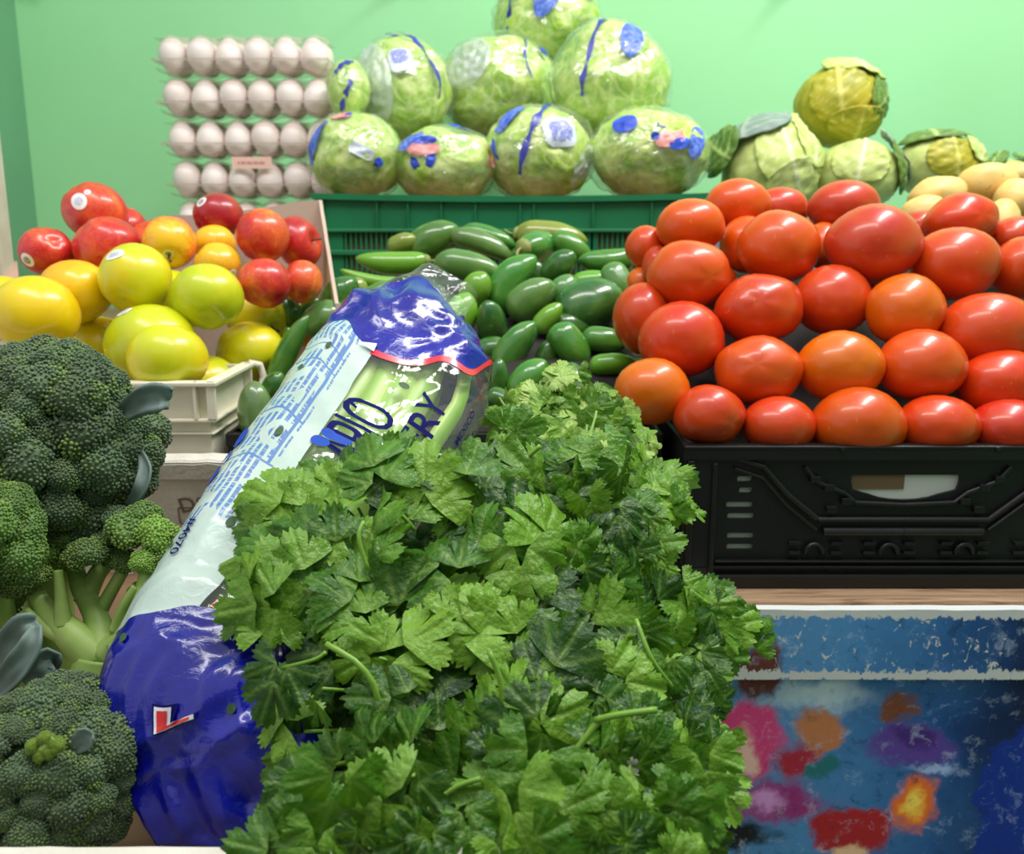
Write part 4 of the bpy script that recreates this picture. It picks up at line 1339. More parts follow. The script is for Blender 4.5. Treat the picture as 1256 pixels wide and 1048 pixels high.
cabbage(1148, 204, 52, 38, 1.46, M_cabpale, 'cabbage at the right with a dark green leaf across its top',
        [(M_cabdark, (-.2, .85, .4), 1.0, .55, 12, 1.14, .10), (M_cabyel, (.1, .0, 1), .8, .7, 4, 1.04, .05), (M_cabpale, (.7, .4, .5), .5, .7, -30, 1.12, .1)], 14)
cabbage(1238, 232, 42, 36, 1.50, M_cabpale, 'cabbage mostly behind the potatoes at far right, leaf tip showing',
        [(M_cabdark, (-.55, .8, .3), .35, .5, 10, 1.12, .2), (M_cabdark, (.3, .85, .4), .4, .4, -10, 1.1, .12)], 15)

# ------------------------------------------------------------------ egg trays
M_egg = simple('white_eggshell', (244, 232, 228), .45, (238, 222, 216), 12, .08, 300)
M_tray = film('clear_tray_plastic', (.94, .91, .89), .06, .10, .20, (.78, .70, .64))  # beige haze puts the brownish shadow and eggs behind into the film colour
EX = [1.45 * (x - 628) / FPX for x in (216, 251, 285.5, 320, 355, 389)]
EW = EX[1] - EX[0]
egg_v, egg_f = sph(16, 12)
egg_me = None
tray_me = None
words_row = ['top', 'second', 'third', 'fourth', 'fifth']
words_col = ['leftmost', 'second from left', 'third from left', 'third from right', 'second from right', 'rightmost']
EY0 = 1.535
for r in range(5):
    zc = 1.611 - r * .0617
    x_off = .012 * r / 4 - .004
    tr = thing('egg_tray', words_row[r] + ' clear plastic tray in the stack of eggs by the wall' + (', half hidden by apples' if r == 4 else ''), 'egg tray', (EX[0] + EW * 2.5 + x_off, EY0 + EW * 2.5, zc - .034), 'stacked clear egg trays')
    nrow = 5
    tx0, tx1 = EX[0] - EW * .5, EX[5] + EW * .5
    yb0, yb1 = EY0 - EW * .5, EY0 + EW * (nrow - .5)
    # cupped floor and lid with a peak over each egg
    for nm, z0_, amp in (('cup_sheet', zc - .0318, .0105), ('lid', zc + .0212, .0080)):
        NX, NY = 60, 30
        vs = []; fs = []
        for j in range(NY + 1):
            for i in range(NX + 1):
                x = tx0 + (tx1 - tx0) * i / NX; y = yb0 + (EW * 2) * j / NY
                cx = math.cos(2 * PI * (x - EX[0]) / EW); cy = math.cos(2 * PI * (y - EY0) / EW)
                h = amp * (.5 - .5 * (cx + cy) * .5 - .0) if nm == 'cup_sheet' else amp * max(0, (cx + cy) * .5)
                vs.append((x + x_off, y, z0_ + h))
        for j in range(NY):
            for i in range(NX):
                a = j * (NX + 1) + i
                fs.append((a, a + 1, a + NX + 2, a + NX + 1))
        mesh(nm, vs, fs, M_tray, tr)
    mb = MB().box(tx0 - .003 + x_off, tx1 + .003 + x_off, yb0 - .003, yb0 - .002, zc - .012, zc - .008).box(tx0 - .003 + x_off, tx0 - .002 + x_off, yb0 - .003, yb0 + EW * 2, zc - .012, zc - .008)
    mb.box(tx1 + .002 + x_off, tx1 + .003 + x_off, yb0 - .003, yb0 + EW * 2, zc - .012, zc - .008).build('tray_edge', M_tray, tr)
    for c_ in range(6):
        for k in range(2):
            if r == 4 and c_ in (1, 2, 3, 4, 5) and k == 1: continue
            if egg_me is None:
                vs = []
                for q in egg_v:
                    w_ = .0228 * (1 - .13 * q.z)
                    vs.append((q.x * w_, q.y * w_, q.z * .0280))
                o = mesh('egg', vs, egg_f, M_egg)
                egg_me = o
            else:
                o = egg_me.copy(); C.objects.link(o)
            s_ = random.uniform(.94, .985)
            flip = PI if random.random() < .5 else 0
            o.scale = (s_, s_, s_ * random.uniform(.98, 1.02))
            o.rotation_euler = (random.uniform(-.06, .06) + flip, random.uniform(-.06, .06), random.uniform(0, 6))
            o.location = (EX[c_] + x_off, EY0 + k * EW, zc - .0018 + random.uniform(-.0005, .001))
            tag(o, 'white egg, ' + words_col[c_] + (' in the front row of the ' if k == 0 else ' in the second row of the ') + words_row[r] + ' clear tray', 'egg', 'white eggs in clear trays')
# pink price label on the trays
lb = P(302, 198, 1.425)
lo = thing('price_label', 'small pinkish label stuck across the third and fourth egg trays', 'label', (lb.x, EY0 - EW * .5 - .004, lb.z))
w_, h_ = 25 * 1.43 / FPX, 7 * 1.43 / FPX
ly = EY0 - EW * .5 - .0045
MB().box(lb.x - w_, lb.x + w_, ly - .0004, ly, lb.z - h_, lb.z + h_).build('paper', simple('pink_label', (240, 196, 182), .6), lo)
rl = MB()
for i in range(9):
    x = lb.x - w_ * .68 + i * w_ * .155
    rl.box(x, x + w_ * (.08 + .04 * (i % 2)), ly - .0009, ly - .0006, lb.z - h_ * .22, lb.z + h_ * .22)
o = rl.build('faint_print', simple('faint_ink', (190, 140, 132), .6), lo); o['kind'] = 'stuff'

# ------------------------------------------------------------------ celery in a printed bag
BX = [0, .05, .12, .22, .32, .45, .60, .72, .82, .90, .95, 1.0]
bcx = [345, 325, 297, 268, 290, 338, 396, 442, 476, 503, 527, 556]
bcy = [1050, 1010, 950, 866, 790, 698, 600, 528, 470, 414, 378, 348]
bcd = [.520, .520, .522, .535, .560, .598, .645, .685, .718, .748, .768, .785]
bL_ = [60, 66, 92, 130, 124, 118, 112, 108, 104, 84, 56, 30]
bR_ = [75, 95, 120, 134, 132, 128, 126, 124, 122, 96, 46, 30]
bT_ = [.020, .032, .042, .048, .046, .044, .042, .040, .036, .026, .014, .006]    # half thickness, metres


def bagframe(v):
    c = P(interp(v, BX, bcx), interp(v, BX, bcy), interp(v, BX, bcd))
    e = .012
    a = P(interp(v - e, BX, bcx), interp(v - e, BX, bcy), interp(v - e, BX, bcd))
    b = P(interp(v + e, BX, bcx), interp(v + e, BX, bcy), interp(v + e, BX, bcd))
    t = (b - a).normalized() if 0 < v < 1 else (P(551, 348, .785) - P(503, 414, .748)).normalized()
    if v <= 0: t = (P(297, 950, .522) - P(345, 1050, .520)).normalized()
    s = t.cross(AN).normalized()         # picture right/down
    n = s.cross(t).normalized()
    if n.dot(AN) < 0: n = -n
    return c, t, s, n, interp(v, BX, bcd) / FPX


_fr = [bagframe(i / 240) for i in range(241)]
def bag(phi, v, off=0.0):
    """phi in degrees: 0 right edge, 90 facing the viewer, 180 left edge"""
    f = min(max(v, 0), 1) * 240
    i = min(int(f), 239); q = f - i
    A_, B_ = _fr[i], _fr[i + 1]
    c = A_[0].lerp(B_[0], q); s = A_[2].lerp(B_[2], q); n = A_[3].lerp(B_[3], q); t = A_[1].lerp(B_[1], q); k = A_[4]
    a = math.radians(phi)
    cx, cy = math.cos(a), math.sin(a)
    w = interp(v, BX, bR_ if cx > 0 else bL_) * k
    h = interp(v, BX, bT_)
    e = .72
    x = math.copysign(abs(cx) ** e, cx) * w
    y = math.copysign(abs(cy) ** e, cy) * h
    # wrinkles: strong at the gathered ends, light over the stalks
    g = max(0, 1 - min(abs(v - .1), 1) / .26) * 1.0 + max(0, 1 - abs(v - .93) / .13) * 1.0
    p = Vector((x * 26, v * 10, y * 26))
    r1 = 1 - 2 * abs(mn.noise(p + Vector((4, 0, 2)))); r2 = 1 - 2 * abs(mn.noise(p * 2.3 + Vector((0, 9, 2)))); r3 = mn.noise(p * 1.1)
    wr = .0012 * r1 + .0007 * r2 + g * (.0062 * r1 + .0034 * r2 + .006 * r3)
    d = (s * (cx * .6) + n * cy).normalized() if abs(cy) > .01 else s * math.copysign(1, cx)
    return c + s * x + n * y + d * (wr + off)


def vlow(phi):
    c = math.cos(math.radians(phi))
    return .312 - .025 * max(0, -c) ** 1.5 + .002 * math.sin(phi * .2)


def vtop(phi):
    c = math.cos(math.radians(phi)); s = math.sin(math.radians(phi))
    return .815 + .075 * max(0, c) ** 1.3 + .045 * max(0, -c) + .012 * math.sin(phi * .11)


M_bagblue = NT('bag_blue_film')
M_bagblue.set(Base_Color=M_bagblue.ramp(M_bagblue.noise(M_bagblue.coord(), 8, 2), [(.3, lin((6, 10, 122))), (.7, lin((10, 18, 158)))]), Roughness=.22, Coat_Weight=.5, Coat_Roughness=.1)
M_bagblue.bump(M_bagblue.noise(M_bagblue.coord(), 70, 3, .6, 1.2), .35, .003)
M_bagblue = M_bagblue.m


def panel_mat():
    t = NT('bag_white_panel')
    uv = t.node('ShaderNodeUVMap', uv_map='uv').outputs[0]
    sx = t.node('ShaderNodeSeparateXYZ'); t.link(uv, sx.inputs[0])
    u, v = sx.outputs[0], sx.outputs[1]                # u across 0..1, v along 0..1 of the panel
    # lines of small print running along the bag
    ln = t.math('GREATER_THAN', t.math('SINE', t.math('MULTIPLY', u, 150)), -.25)
    cb = t.node('ShaderNodeCombineXYZ'); t.link(t.math('FLOOR', t.math('MULTIPLY', u, 150 / 6.2832)), cb.inputs[0]); t.link(t.math('MULTIPLY', v, 95), cb.inputs[1])
    wn = t.noise(cb.outputs[0], 1.7, 3, .7)
    word = t.math('GREATER_THAN', wn, .43)
    cb2 = t.node('ShaderNodeCombineXYZ'); t.link(t.math('MULTIPLY', u, 7), cb2.inputs[0]); t.link(t.math('MULTIPLY', v, 15), cb2.inputs[1])
    blk = t.math('GREATER_THAN', t.noise(cb2.outputs[0], 1.0, 1), .47)
    up = t.math('GREATER_THAN', v, .24)
    mid = t.math('MULTIPLY', t.math('GREATER_THAN', u, .10), t.math('LESS_THAN', u, .93))
    ink = t.math('MULTIPLY', t.math('MULTIPLY', ln, word), t.math('MULTIPLY', blk, t.math('MULTIPLY', up, mid)))
    # rules between the text blocks
    rules = None
    for p, wd in ((.47, .0035), (.63, .004), (.835, .003), (.90, .0025)):
        m = t.math('LESS_THAN', t.math('ABSOLUTE', t.math('SUBTRACT', v, t.math('ADD', t.math('MULTIPLY', u, -.03), p + .015))), wd)
        rules = m if rules is None else t.math('MAXIMUM', rules, m)
    rules = t.math('MULTIPLY', rules, mid)
    for p in (.12, .90):
        rules = t.math('MAXIMUM', rules, t.math('MULTIPLY', t.math('LESS_THAN', t.math('ABSOLUTE', t.math('SUBTRACT', u, p)), .008), t.math('GREATER_THAN', v, .46)))
    ink = t.math('MAXIMUM', ink, rules)
    co = t.coord()
    base = t.ramp(t.noise(co, 24, 3), [(.3, lin((172, 196, 184))), (.7, lin((198, 214, 206)))])
    c = t.mix(t.math('MULTIPLY', ink, .82), base, lin((52, 106, 184)))
    t.set(Base_Color=c, Roughness=.25, Coat_Weight=.3, Coat_Roughness=.12)
    t.bump(t.noise(co, 90, 3, .6, .8), .25, .002)
    return t.m


M_panel = panel_mat()
M_clear = film('bag_clear_film', (.98, 1, .98), .0, .06, .05, (.85, .92, .86), .5, 30)
M_tip = film('bag_clear_tip', (.96, .98, .96), .01, .07, .06, (.78, .84, .80), .8, 60)
M_redline = simple('bag_red_line', (224, 40, 62), .3, coat=.4)
M_navy = simple('navy_print', (16, 20, 92), .7, spec=.1)
M_bpr = simple('blue_bag_print', (30, 76, 180), .6, spec=.2)
M_wpr = simple('white_bag_print', (226, 228, 236), .35)
M_rpr = simple('red_bag_print', (206, 40, 44), .35)
M_hole = simple('punch_hole', (52, 84, 46), .6)

base_c = bag(270, .2)
bagr = thing('celery_bag', 'printed plastic bag of celery with deep blue ends, leaning across the white foam box', 'bag', base_c)


def bagpatch(name, m, p0, p1, nP, v0f, v1f, nV, off=0, parent=bagr, closed=False):
    vs = []; fs = []; uv = []
    for j in range(nV + 1):
        for i in range(nP + 1):
            ph = p0 + (p1 - p0) * i / nP
            a, b = v0f(ph), v1f(ph)
            v = a + (b - a) * j / nV
            vs.append(bag(ph, v, off)); uv.append((i / nP, j / nV))
    for j in range(nV):
        for i in range(nP):
            a = j * (nP + 1) + i
            fs.append((a, a + 1, a + nP + 2, a + nP + 1))
    o = mesh(name, vs, fs, m, parent, uv=uv, origin=base_c)
    return o


k0 = lambda ph: 0.0
vend = lambda ph: .955 + .012 * math.sin(ph * .07)
bagpatch('blue_bottom', M_bagblue, 0, 360, 120, k0, vlow, 70)
bagpatch('blue_top', M_bagblue, 0, 360, 120, vtop, vend, 36)
bagpatch('clear_tip', M_tip, 0, 360, 60, vend, lambda ph: 1.0, 14)
PW0, PW1 = 97, 246
bagpatch('white_panel', M_panel, PW1, PW0, 60, vlow, vtop, 130)
bagpatch('clear_window', M_clear, -114, PW0, 96, vlow, vtop, 130)
bagpatch('red_line', M_redline, -60, 98, 60, lambda p: vtop(p) - .012, lambda p: vtop(p) - .001, 2, .0006)
bagpatch('red_line', M_redline, -60, 93, 60, lambda p: vlow(p) + .001, lambda p: vlow(p) + .010, 2, .0006)

# distance along / around in metres so that lettering keeps its shape
def blen(v0, v1): return sum((_fr[int(i)][0] - _fr[int(i) + 1][0]).length for i in range(int(v0 * 240), int(v1 * 240)))
LEN = blen(0, 1)


def bagtext(name, body, size, phi, v, m, mode=1, off=.0012, cuts=1, parent=bagr, width=1.0, bold=.012, high=1.0):
    """mode 1: reads upward along the bag; -1: reads downward"""
    vs, fs = text2d(body, size, cuts, bold)
    out = []
    R = .060
    al = math.radians(90 * mode if mode in (1, -1) else mode)
    for x, y in vs:
        x *= width; y *= high
        sx_ = x * math.cos(al) - y * math.sin(al); tx_ = x * math.sin(al) + y * math.cos(al)
        out.append(bag(phi - math.degrees(sx_ / R), v + tx_ / LEN, off))
    return mesh(name, out, fs, m, parent, False, origin=base_c)


bagtext('large_print', 'APIO', .027, 78, .592, M_navy, width=.95)
bagtext('accent_mark', '´', .027, 78, .682, M_navy)
bagtext('large_print', 'CELERY', .029, 53, .578, M_navy, width=.95)
bagtext('small_print', 'PROD. MEXICO', .0095, 26, .665, M_navy, off=.001)
bagtext('small_print', 'PRODUCT', .0085, 8, .70, M_navy, off=.001)
bagtext('code_print', '#4070', .0125, 143, .440, M_navy, -1)
bagtext('white_print', 'product', .0085, 42, .135, M_wpr, 1, .0015)
# emblem: red letter with white outline on the blue end
for m, sz, of in ((M_navy, .036, .0016), (M_wpr, .032, .0022), (M_rpr, .0245, .0028)):
    bagtext('emblem_letter', 'L', .0138, 97, .200, m, -12, of, 2, bold={.036: .17, .032: .12, .0245: .055}[sz], high=.62, width=1.35)


def bagdot(name, m, phi, v, rp, rv, off=.0012, n=14):
    vs = [bag(phi, v, off)]; fs = []
    for r in (1, 2):
        for i in range(n):
            a = 2 * PI * i / n
            vs.append(bag(phi + rp * math.cos(a) * r / 2, v + rv * math.sin(a) * r / 2, off))
    for i in range(n):
        k = (i + 1) % n
        fs += [(0, 1 + i, 1 + k), (1 + i, 1 + n + i, 1 + n + k, 1 + k)]
    return mesh(name, vs, fs, m, bagr, origin=base_c)


for phi, v in ((150, .395), (118, .60), (140, .735), (128, .79), (82, .765), (72, .185), (134, .262), (110, .44)):
    bagdot('punch_hole', M_hole, phi, v, 2.6, .0068)
for phi, v, rp, rv in ((158, .592, 7, .016), (159, .556, 6, .013), (160, .520, 8, .018)):
    bagdot('blue_oval', M_bpr, phi, v, rp, rv)
bagdot('blue_oval', M_bpr, 92, .625, 5, .010)
bagdot('blue_oval', M_bpr, 95, .607, 4, .008)
bagdot('white_shape', M_wpr, 100, .81, 7, .010, .002, 3)

# the celery inside: a bunch of ribbed stalks
t = NT('celery_stalk'); co = t.coord()
at = t.node('ShaderNodeAttribute', attribute_name='tone')
c = t.mix(at.outputs['Fac'], lin((206, 226, 136)), lin((140, 184, 66)))
t.set(Base_Color=c, Roughness=.4); M_cel = t.m
cel = thing('celery_bunch', 'pale green celery stalks inside the printed plastic bag', 'celery', bag(270, .4, -.02))
for phi, rad, w_, v0, v1 in ((18, .80, .010, .30, .875), (42, .62, .012, .28, .87), (66, .60, .0125, .28, .85), (90, .58, .011, .27, .83), (112, .60, .010, .29, .81), (135, .55, .010, .3, .80),
                        (0, .45, .012, .28, .84), (180, .45, .012, .28, .8), (230, .4, .012, .3, .8), (300, .4, .012, .3, .82)):
    N = 26; S = 12
    vs = []; fs = []; tone = []
    for j in range(N + 1):
        v = v0 + (v1 - v0) * j / N
        f = min(max(v, 0), 1) * 240; A_ = _fr[int(f)]
        a = math.radians(phi)
        cpt = A_[0] + A_[2] * (math.cos(a) * rad * interp(v, BX, bR_ if math.cos(a) > 0 else bL_) * A_[4]) + A_[3] * (math.sin(a) * (rad + .34) * (interp(v, BX, bT_) - .008))
        cpt += A_[2] * (.003 * math.sin(v * 9 + phi))
        od = (A_[2] * math.cos(a) + A_[3] * math.sin(a)).normalized()
        sd = A_[1].cross(od).normalized()
        ww = w_ * (1.35 - .30 * j / N)
        for i in range(S):
            q = 2 * PI * i / S
            x = math.cos(q) * ww; y = math.sin(q) * ww * (.42 if math.sin(q) > 0 else .1) - .3 * x * x / ww
            rib = .0006 * math.cos(q * 9) if math.sin(q) > 0 else 0
            vs.append(cpt + sd * x + od * (y + rib)); tone.append(.5 + .5 * math.cos(q * 9))
    for j in range(N):
        for i in range(S):
            k = (i + 1) % S
            fs.append((j * S + i, j * S + k, (j + 1) * S + k, (j + 1) * S + i))
    fs += [tuple(range(S))[::-1], tuple(range(N * S, N * S + S))]
    mesh('stalk', vs, fs, M_cel, cel, col=tone, origin=cpt)

# ------------------------------------------------------------------ broccoli
def broc_mat():
    t = NT('broccoli_bud'); co = t.coord()
    at = t.node('ShaderNodeAttribute', attribute_name='tone')
    dark = t.ocol()
    c = t.mix(t.math('MULTIPLY', at.outputs['Fac'], .9), dark, lin((132, 160, 58)))
    n = t.noise(co, 30, 2)
    c = t.mix(t.ramp(n, [(.5, (0, 0, 0, 1)), (.8, (.4, .4, .4, 1))]), c, lin((92, 104, 92)))
    t.set(Base_Color=c, Roughness=.6)
    return t.m


M_broc = broc_mat()
t = NT('broccoli_stalk'); co = t.coord()
t.set(Base_Color=t.ramp(t.noise(co, 22, 4), [(.3, lin((112, 148, 62))), (.55, lin((158, 186, 96))), (.8, lin((190, 208, 128)))]), Roughness=.5)
t.bump(t.noise(co, 60, 3), .2, .002); M_stalk = t.m
t = NT('broccoli_leaf'); co = t.coord()
t.set(Base_Color=t.ramp(t.noise(co, 18, 4), [(.3, lin((64, 84, 78))), (.7, lin((124, 144, 136)))]), Roughness=.6); M_bleaf = t.m

ico_v = [Vector(v).normalized() for v in ((0, 0, 1), (.894, 0, .447), (.276, .851, .447), (-.724, .526, .447), (-.724, -.526, .447), (.276, -.851, .447),
                                          (.724, .526, -.447), (-.276, .851, -.447), (-.894, 0, -.447), (-.276, -.851, -.447), (.724, -.526, -.447), (0, 0, -1))]
ico_f = [(0, 1, 2), (0, 2, 3), (0, 3, 4), (0, 4, 5), (0, 5, 1), (1, 6, 2), (2, 7, 3), (3, 8, 4), (4, 9, 5), (5, 10, 1), (6, 7, 2), (7, 8, 3), (8, 9, 4), (9, 10, 5), (10, 6, 1)]


def fib(n, zmin=-1):
    g = PI * (3 - 5 ** .5)
    out = []
    for i in range(n):
        z = 1 - (1 - zmin) * (i + .5) / n
        r = math.sqrt(max(0, 1 - z * z))
        out.append(Vector((r * math.cos(g * i), r * math.sin(g * i), z)))
    return out


floret_meshes = []
for var in range(6):
    rs = random.Random(var + 40)
    subs = [(Vector((0, 0, .42)), .52)]
    for q in fib(9, -.15)[1:]:
        subs.append((q * rs.uniform(.48, .58), rs.uniform(.40, .50)))
    def rad(n):
        best = 0; who = 0
        for i, (c, r) in enumerate(subs):
            b = n.dot(c); disc = b * b - c.dot(c) + r * r
            if disc > 0:
                x = b + math.sqrt(disc)
                if x > best: best = x; who = i
        return (best if best > .3 else .3), who
    D, F = sph(20, 14)
    vs = []; tone = []
    for q in D:
        r, _ = rad(q)
        vs.append(q * (r * .95 if q.z > -.35 else r * .8)); tone.append(.1)
    fs = list(F)
    subtone = [rs.choice((0, .08, .15, .3, .55)) for _ in subs]
    for q in fib(370, -.55):
        q = (q + Vector((rs.uniform(-.05, .05), rs.uniform(-.05, .05), rs.uniform(-.05, .05)))).normalized()
        r, w_ = rad(q)
        br = rs.uniform(.052, .076)
        n0 = len(vs)
        tn = min(1, max(0, subtone[w_] * rs.uniform(.5, 1.4) + rs.uniform(-.08, .12) + max(0, .86 - r) * .9))
        for iv in ico_v[:11]:
            vs.append(q * (r + br * .25) + iv * br); tone.append(tn * (.75 + .25 * iv.z))
        fs += [tuple(n0 + k for k in f) for f in ico_f]
    o = mesh('floret', vs, fs, M_broc, None, col=tone)
    floret_meshes.append(o.data)
    bpy.data.objects.remove(o)


def put_floret(root, p, nrm, r, col):
    o = bpy.data.objects.new('floret', random.choice(floret_meshes))
    C.objects.link(o)
    o.parent = root
    q = Vector((0, 0, 1)).rotation_difference(nrm.normalized()) @ __import__('mathutils').Quaternion((0, 0, 1), random.uniform(0, 6.28))
    o.matrix_parent_inverse = Matrix()
    o.rotation_mode = 'QUATERNION'
    o.rotation_quaternion = q
    o.location = p - root.location
    o.scale = (r, r, r * random.uniform(.85, 1.0))
    j = random.uniform(.85, 1.15)
    o.color = lin([c * j for c in col])
    return o


def crown(root, c, up, R, flat, n, fr, col, zmin=-.25, squash=None):
    """florets over a dome facing 'up'; flat: height ratio"""
    up = up.normalized()
    q = Vector((0, 0, 1)).rotation_difference(up)
    MB_ = sph(20, 12)
    vs = []
    for d in MB_[0]:
        v = Vector((d.x, d.y, d.z * flat))
        vs.append(c + (q @ v) * (R * .82))
    mesh('crown_core', vs, MB_[1], M_broc, root, col=[.05] * len(vs), origin=c).color = lin([v * .8 for v in col])
    for d in fib(n, zmin):
        v = Vector((d.x, d.y, d.z * flat))
        v = q @ v
        lump = 1 + .12 * mn.noise(v * 2.6 + c * 40)
        nr = (q @ Vector((d.x, d.y, d.z / flat))).normalized()
        put_floret(root, c + v * (R * random.uniform(.80, .89) * lump), nr, fr * random.uniform(.75, 1.35), col)


def stem_tube(root, pts, name='stalk', m=None):
    ps = catmull([(*p[0], p[1]) for p in pts], 14)
    MB().tube([Vector(p[:3]) for p in ps], [max(float(p[3]), .001) for p in ps], 12).build(name, m or M_stalk, root, True)


def floor_z(y): return MT @ Vector((0, y, -DP + .012))
DARK = (76, 96, 70); MIDG = (88, 120, 54); LITE = (112, 148, 56)
# big dark head, upper left
cA = P(52, 550, .655)
hA = thing('broccoli', 'large dark broccoli head at the upper left, crown towards the viewer', 'broccoli', (cA.x, cA.y, floor_z(.36).z), 'broccoli heads in the foam box')
crown(hA, cA, Vector((.10, -.75, .62)), .074, .92, 70, .0165, DARK, -.3)
fA = Vector((cA.x + .01, .60, 1.045))
stem_tube(hA, [((fA.x, fA.y, fA.z - .02), .019), ((fA.x, fA.y - .002, fA.z + .04), .018), (tuple(cA), .03)])
# leaf stub sticking out to the right
def strap(root, pts, ws, th, m=None, name='leaf', nrm=AN):
    ps = catmull([(*p, w_) for p, w_ in zip(pts, ws)], 16)
    vs = []; fs = []
    K = 8
    for j, p in enumerate(ps):
        c0 = Vector(p[:3]); t0 = Vector(ps[min(j + 1, 15)][:3]) - Vector(ps[max(j - 1, 0)][:3]); t0.normalize()
        s = t0.cross(nrm).normalized(); n = s.cross(t0).normalized()
        for i in range(K + 1):
            u = -1 + 2 * i / K
            wv = .30 * mn.noise(Vector((u * 2.2, j * .35, p[0] * 30)))
            vs.append(c0 + s * (u * p[3]) + n * (p[3] * (.35 * u * u + wv) - .15 * p[3]))
    for j in range(15):
        for i in range(K):
            a = j * (K + 1) + i
            fs.append((a, a + 1, a + K + 2, a + K + 1))
    o = mesh(name, vs, fs, m or M_bleaf, root, origin=Vector(ps[0][:3]))
    so = o.modifiers.new('thick', 'SOLIDIFY'); so.thickness = th; so.offset = 0
    return o
strap(hA, [P(150, 508, .64), P(172, 494, .632), P(194, 487, .628), P(209, 489, .632)], [.006, .0085, .0095, .0065], .003)
strap(hA, [P(158, 622, .632), P(172, 600, .625), P(178, 575, .63), P(172, 555, .64)], [.003, .0045, .0045, .002], .0015)
# light head at the left edge
cB = P(-28, 660, .572)
hB = thing('broccoli', 'brighter green broccoli head cut by the left edge, below the large dark one', 'broccoli', (cB.x, cB.y, floor_z(.3).z), 'broccoli heads in the foam box')
crown(hB, cB, Vector((.5, -.6, .6)), .034, .95, 34, .012, MIDG, -.4)
stem_tube(hB, [((cB.x - .005, cB.y + .02, floor_z(.3).z), .012), (tuple(cB + Vector((0, .01, -.03))), .011), (tuple(cB), .015)])
# head lying on its side with thick pale stem
PC = lambda x, y, d: P(x - 9, y, d + .024)
c0 = PC(124, 862, .575)
hC = thing('broccoli', 'broccoli lying with its thick pale branching stem towards the viewer', 'broccoli', (c0.x, c0.y, floor_z(.24).z), 'broccoli heads in the foam box')
fork = PC(132, 806, .575)
stem_tube(hC, [(tuple(PC(120, 872, .578)), .016), (tuple(PC(126, 840, .575)), .017), (tuple(fork), .015)])
for pts in ([(132, 812, .575, .013), (92, 775, .575, .010), (62, 745, .58, .007), (48, 715, .585, .005)],
            [(136, 806, .576, .012), (128, 760, .585, .008), (108, 720, .595, .0065), (100, 690, .6, .005)],
            [(140, 806, .574, .011), (168, 770, .57, .0075), (186, 725, .57, .006), (190, 690, .575, .005)],
            [(112, 740, .59, .007), (128, 705, .6, .006), (150, 680, .605, .005)],
            [(150, 795, .57, .008), (185, 770, .568, .006), (205, 740, .57, .005)],
            [(86, 768, .572, .006), (84, 735, .572, .004), (80, 700, .575, .003)],
            [(120, 770, .585, .006), (140, 735, .59, .0045), (160, 700, .592, .004)],
            [(110, 790, .572, .005), (70, 775, .57, .004), (40, 750, .572, .003)],
            [(150, 775, .568, .004), (160, 745, .566, .003), (176, 720, .567, .003)]):
    stem_tube(hC, [(tuple(PC(a, b, d)), r) for a, b, d, r in pts], 'branch')
stem_tube(hC, [(tuple(PC(150, 800, .570)), .004), (tuple(PC(160, 782, .566)), .0035), (tuple(PC(162, 768, .563)), .0022)], 'branch')
for x, y, d, r, col in ((165, 655, .585, 30, MIDG), (195, 662, .578, 26, LITE), (215, 690, .575, 22, MIDG), (150, 690, .59, 20, MIDG), (180, 690, .568, 17, LITE), (206, 722, .572, 17, LITE),
                        (222, 668, .58, 18, MIDG), (178, 636, .59, 22, MIDG), (148, 640, .60, 20, DARK), (98, 685, .585, 20, MIDG), (60, 690, .59, 22, LITE), (48, 712, .578, 19, LITE), (110, 682, .572, 22, MIDG),
                        (80, 668, .60, 24, MIDG), (28, 730, .585, 22, MIDG), (130, 668, .60, 20, DARK), (190, 740, .575, 13, LITE), (172, 728, .58, 13, MIDG)):
    p = P(x - 2, y, d + .026)
    put_floret(hC, p, (p - fork + AN * .03), 1.22 * r * d / FPX, col)
# head at the lower left corner
cD = P(60, 946, .490)
hD = thing('broccoli', 'dark broccoli head in the lower left corner with a yellow green centre', 'broccoli', (cD.x, cD.y, floor_z(.1).z), 'broccoli heads in the foam box')
crown(hD, cD, Vector((.15, -.62, .75)), .047, .9, 64, .0112, (74, 94, 68), -.35)
stem_tube(hD, [((cD.x, cD.y + .03, floor_z(.14).z), .013), (tuple(cD + Vector((0, .015, -.03))), .013), (tuple(cD), .02)])
pc_ = P(55, 912, .452)
for dx, dy in ((-14, 4), (2, -6), (16, 2), (6, 10), (-4, 14)):
    p = P(55 + dx, 912 + dy, .4535)
    put_floret(hD, p, AN + AU * .3 + AX * dx * .02, .0042, (110, 140, 40)).color = lin((120, 148, 40))
stem_tube(hD, [(tuple(P(46, 930, .456)), .0028), (tuple(P(54, 918, .453)), .0022), (tuple(P(66, 905, .453)), .0012)], 'branch')
strap(hD, [P(92, 918, .455), P(104, 906, .448), P(112, 900, .446)], [.003, .0055, .003], .001)
# dark leaves between the heads at the left edge
hL = hD
strap(hL, [P(-20, 840, .53), P(10, 800, .515), P(30, 772, .51), P(46, 762, .515)], [.008, .009, .009, .004], .0015)
strap(hL, [P(-10, 850, .515), P(18, 822, .505), P(38, 790, .505), P(44, 768, .51)], [.006, .007, .006, .003], .0015)
strap(hL, [P(30, 840, .53), P(50, 818, .528), P(64, 808, .53), P(66, 822, .535)], [.006, .008, .006, .003], .0012)

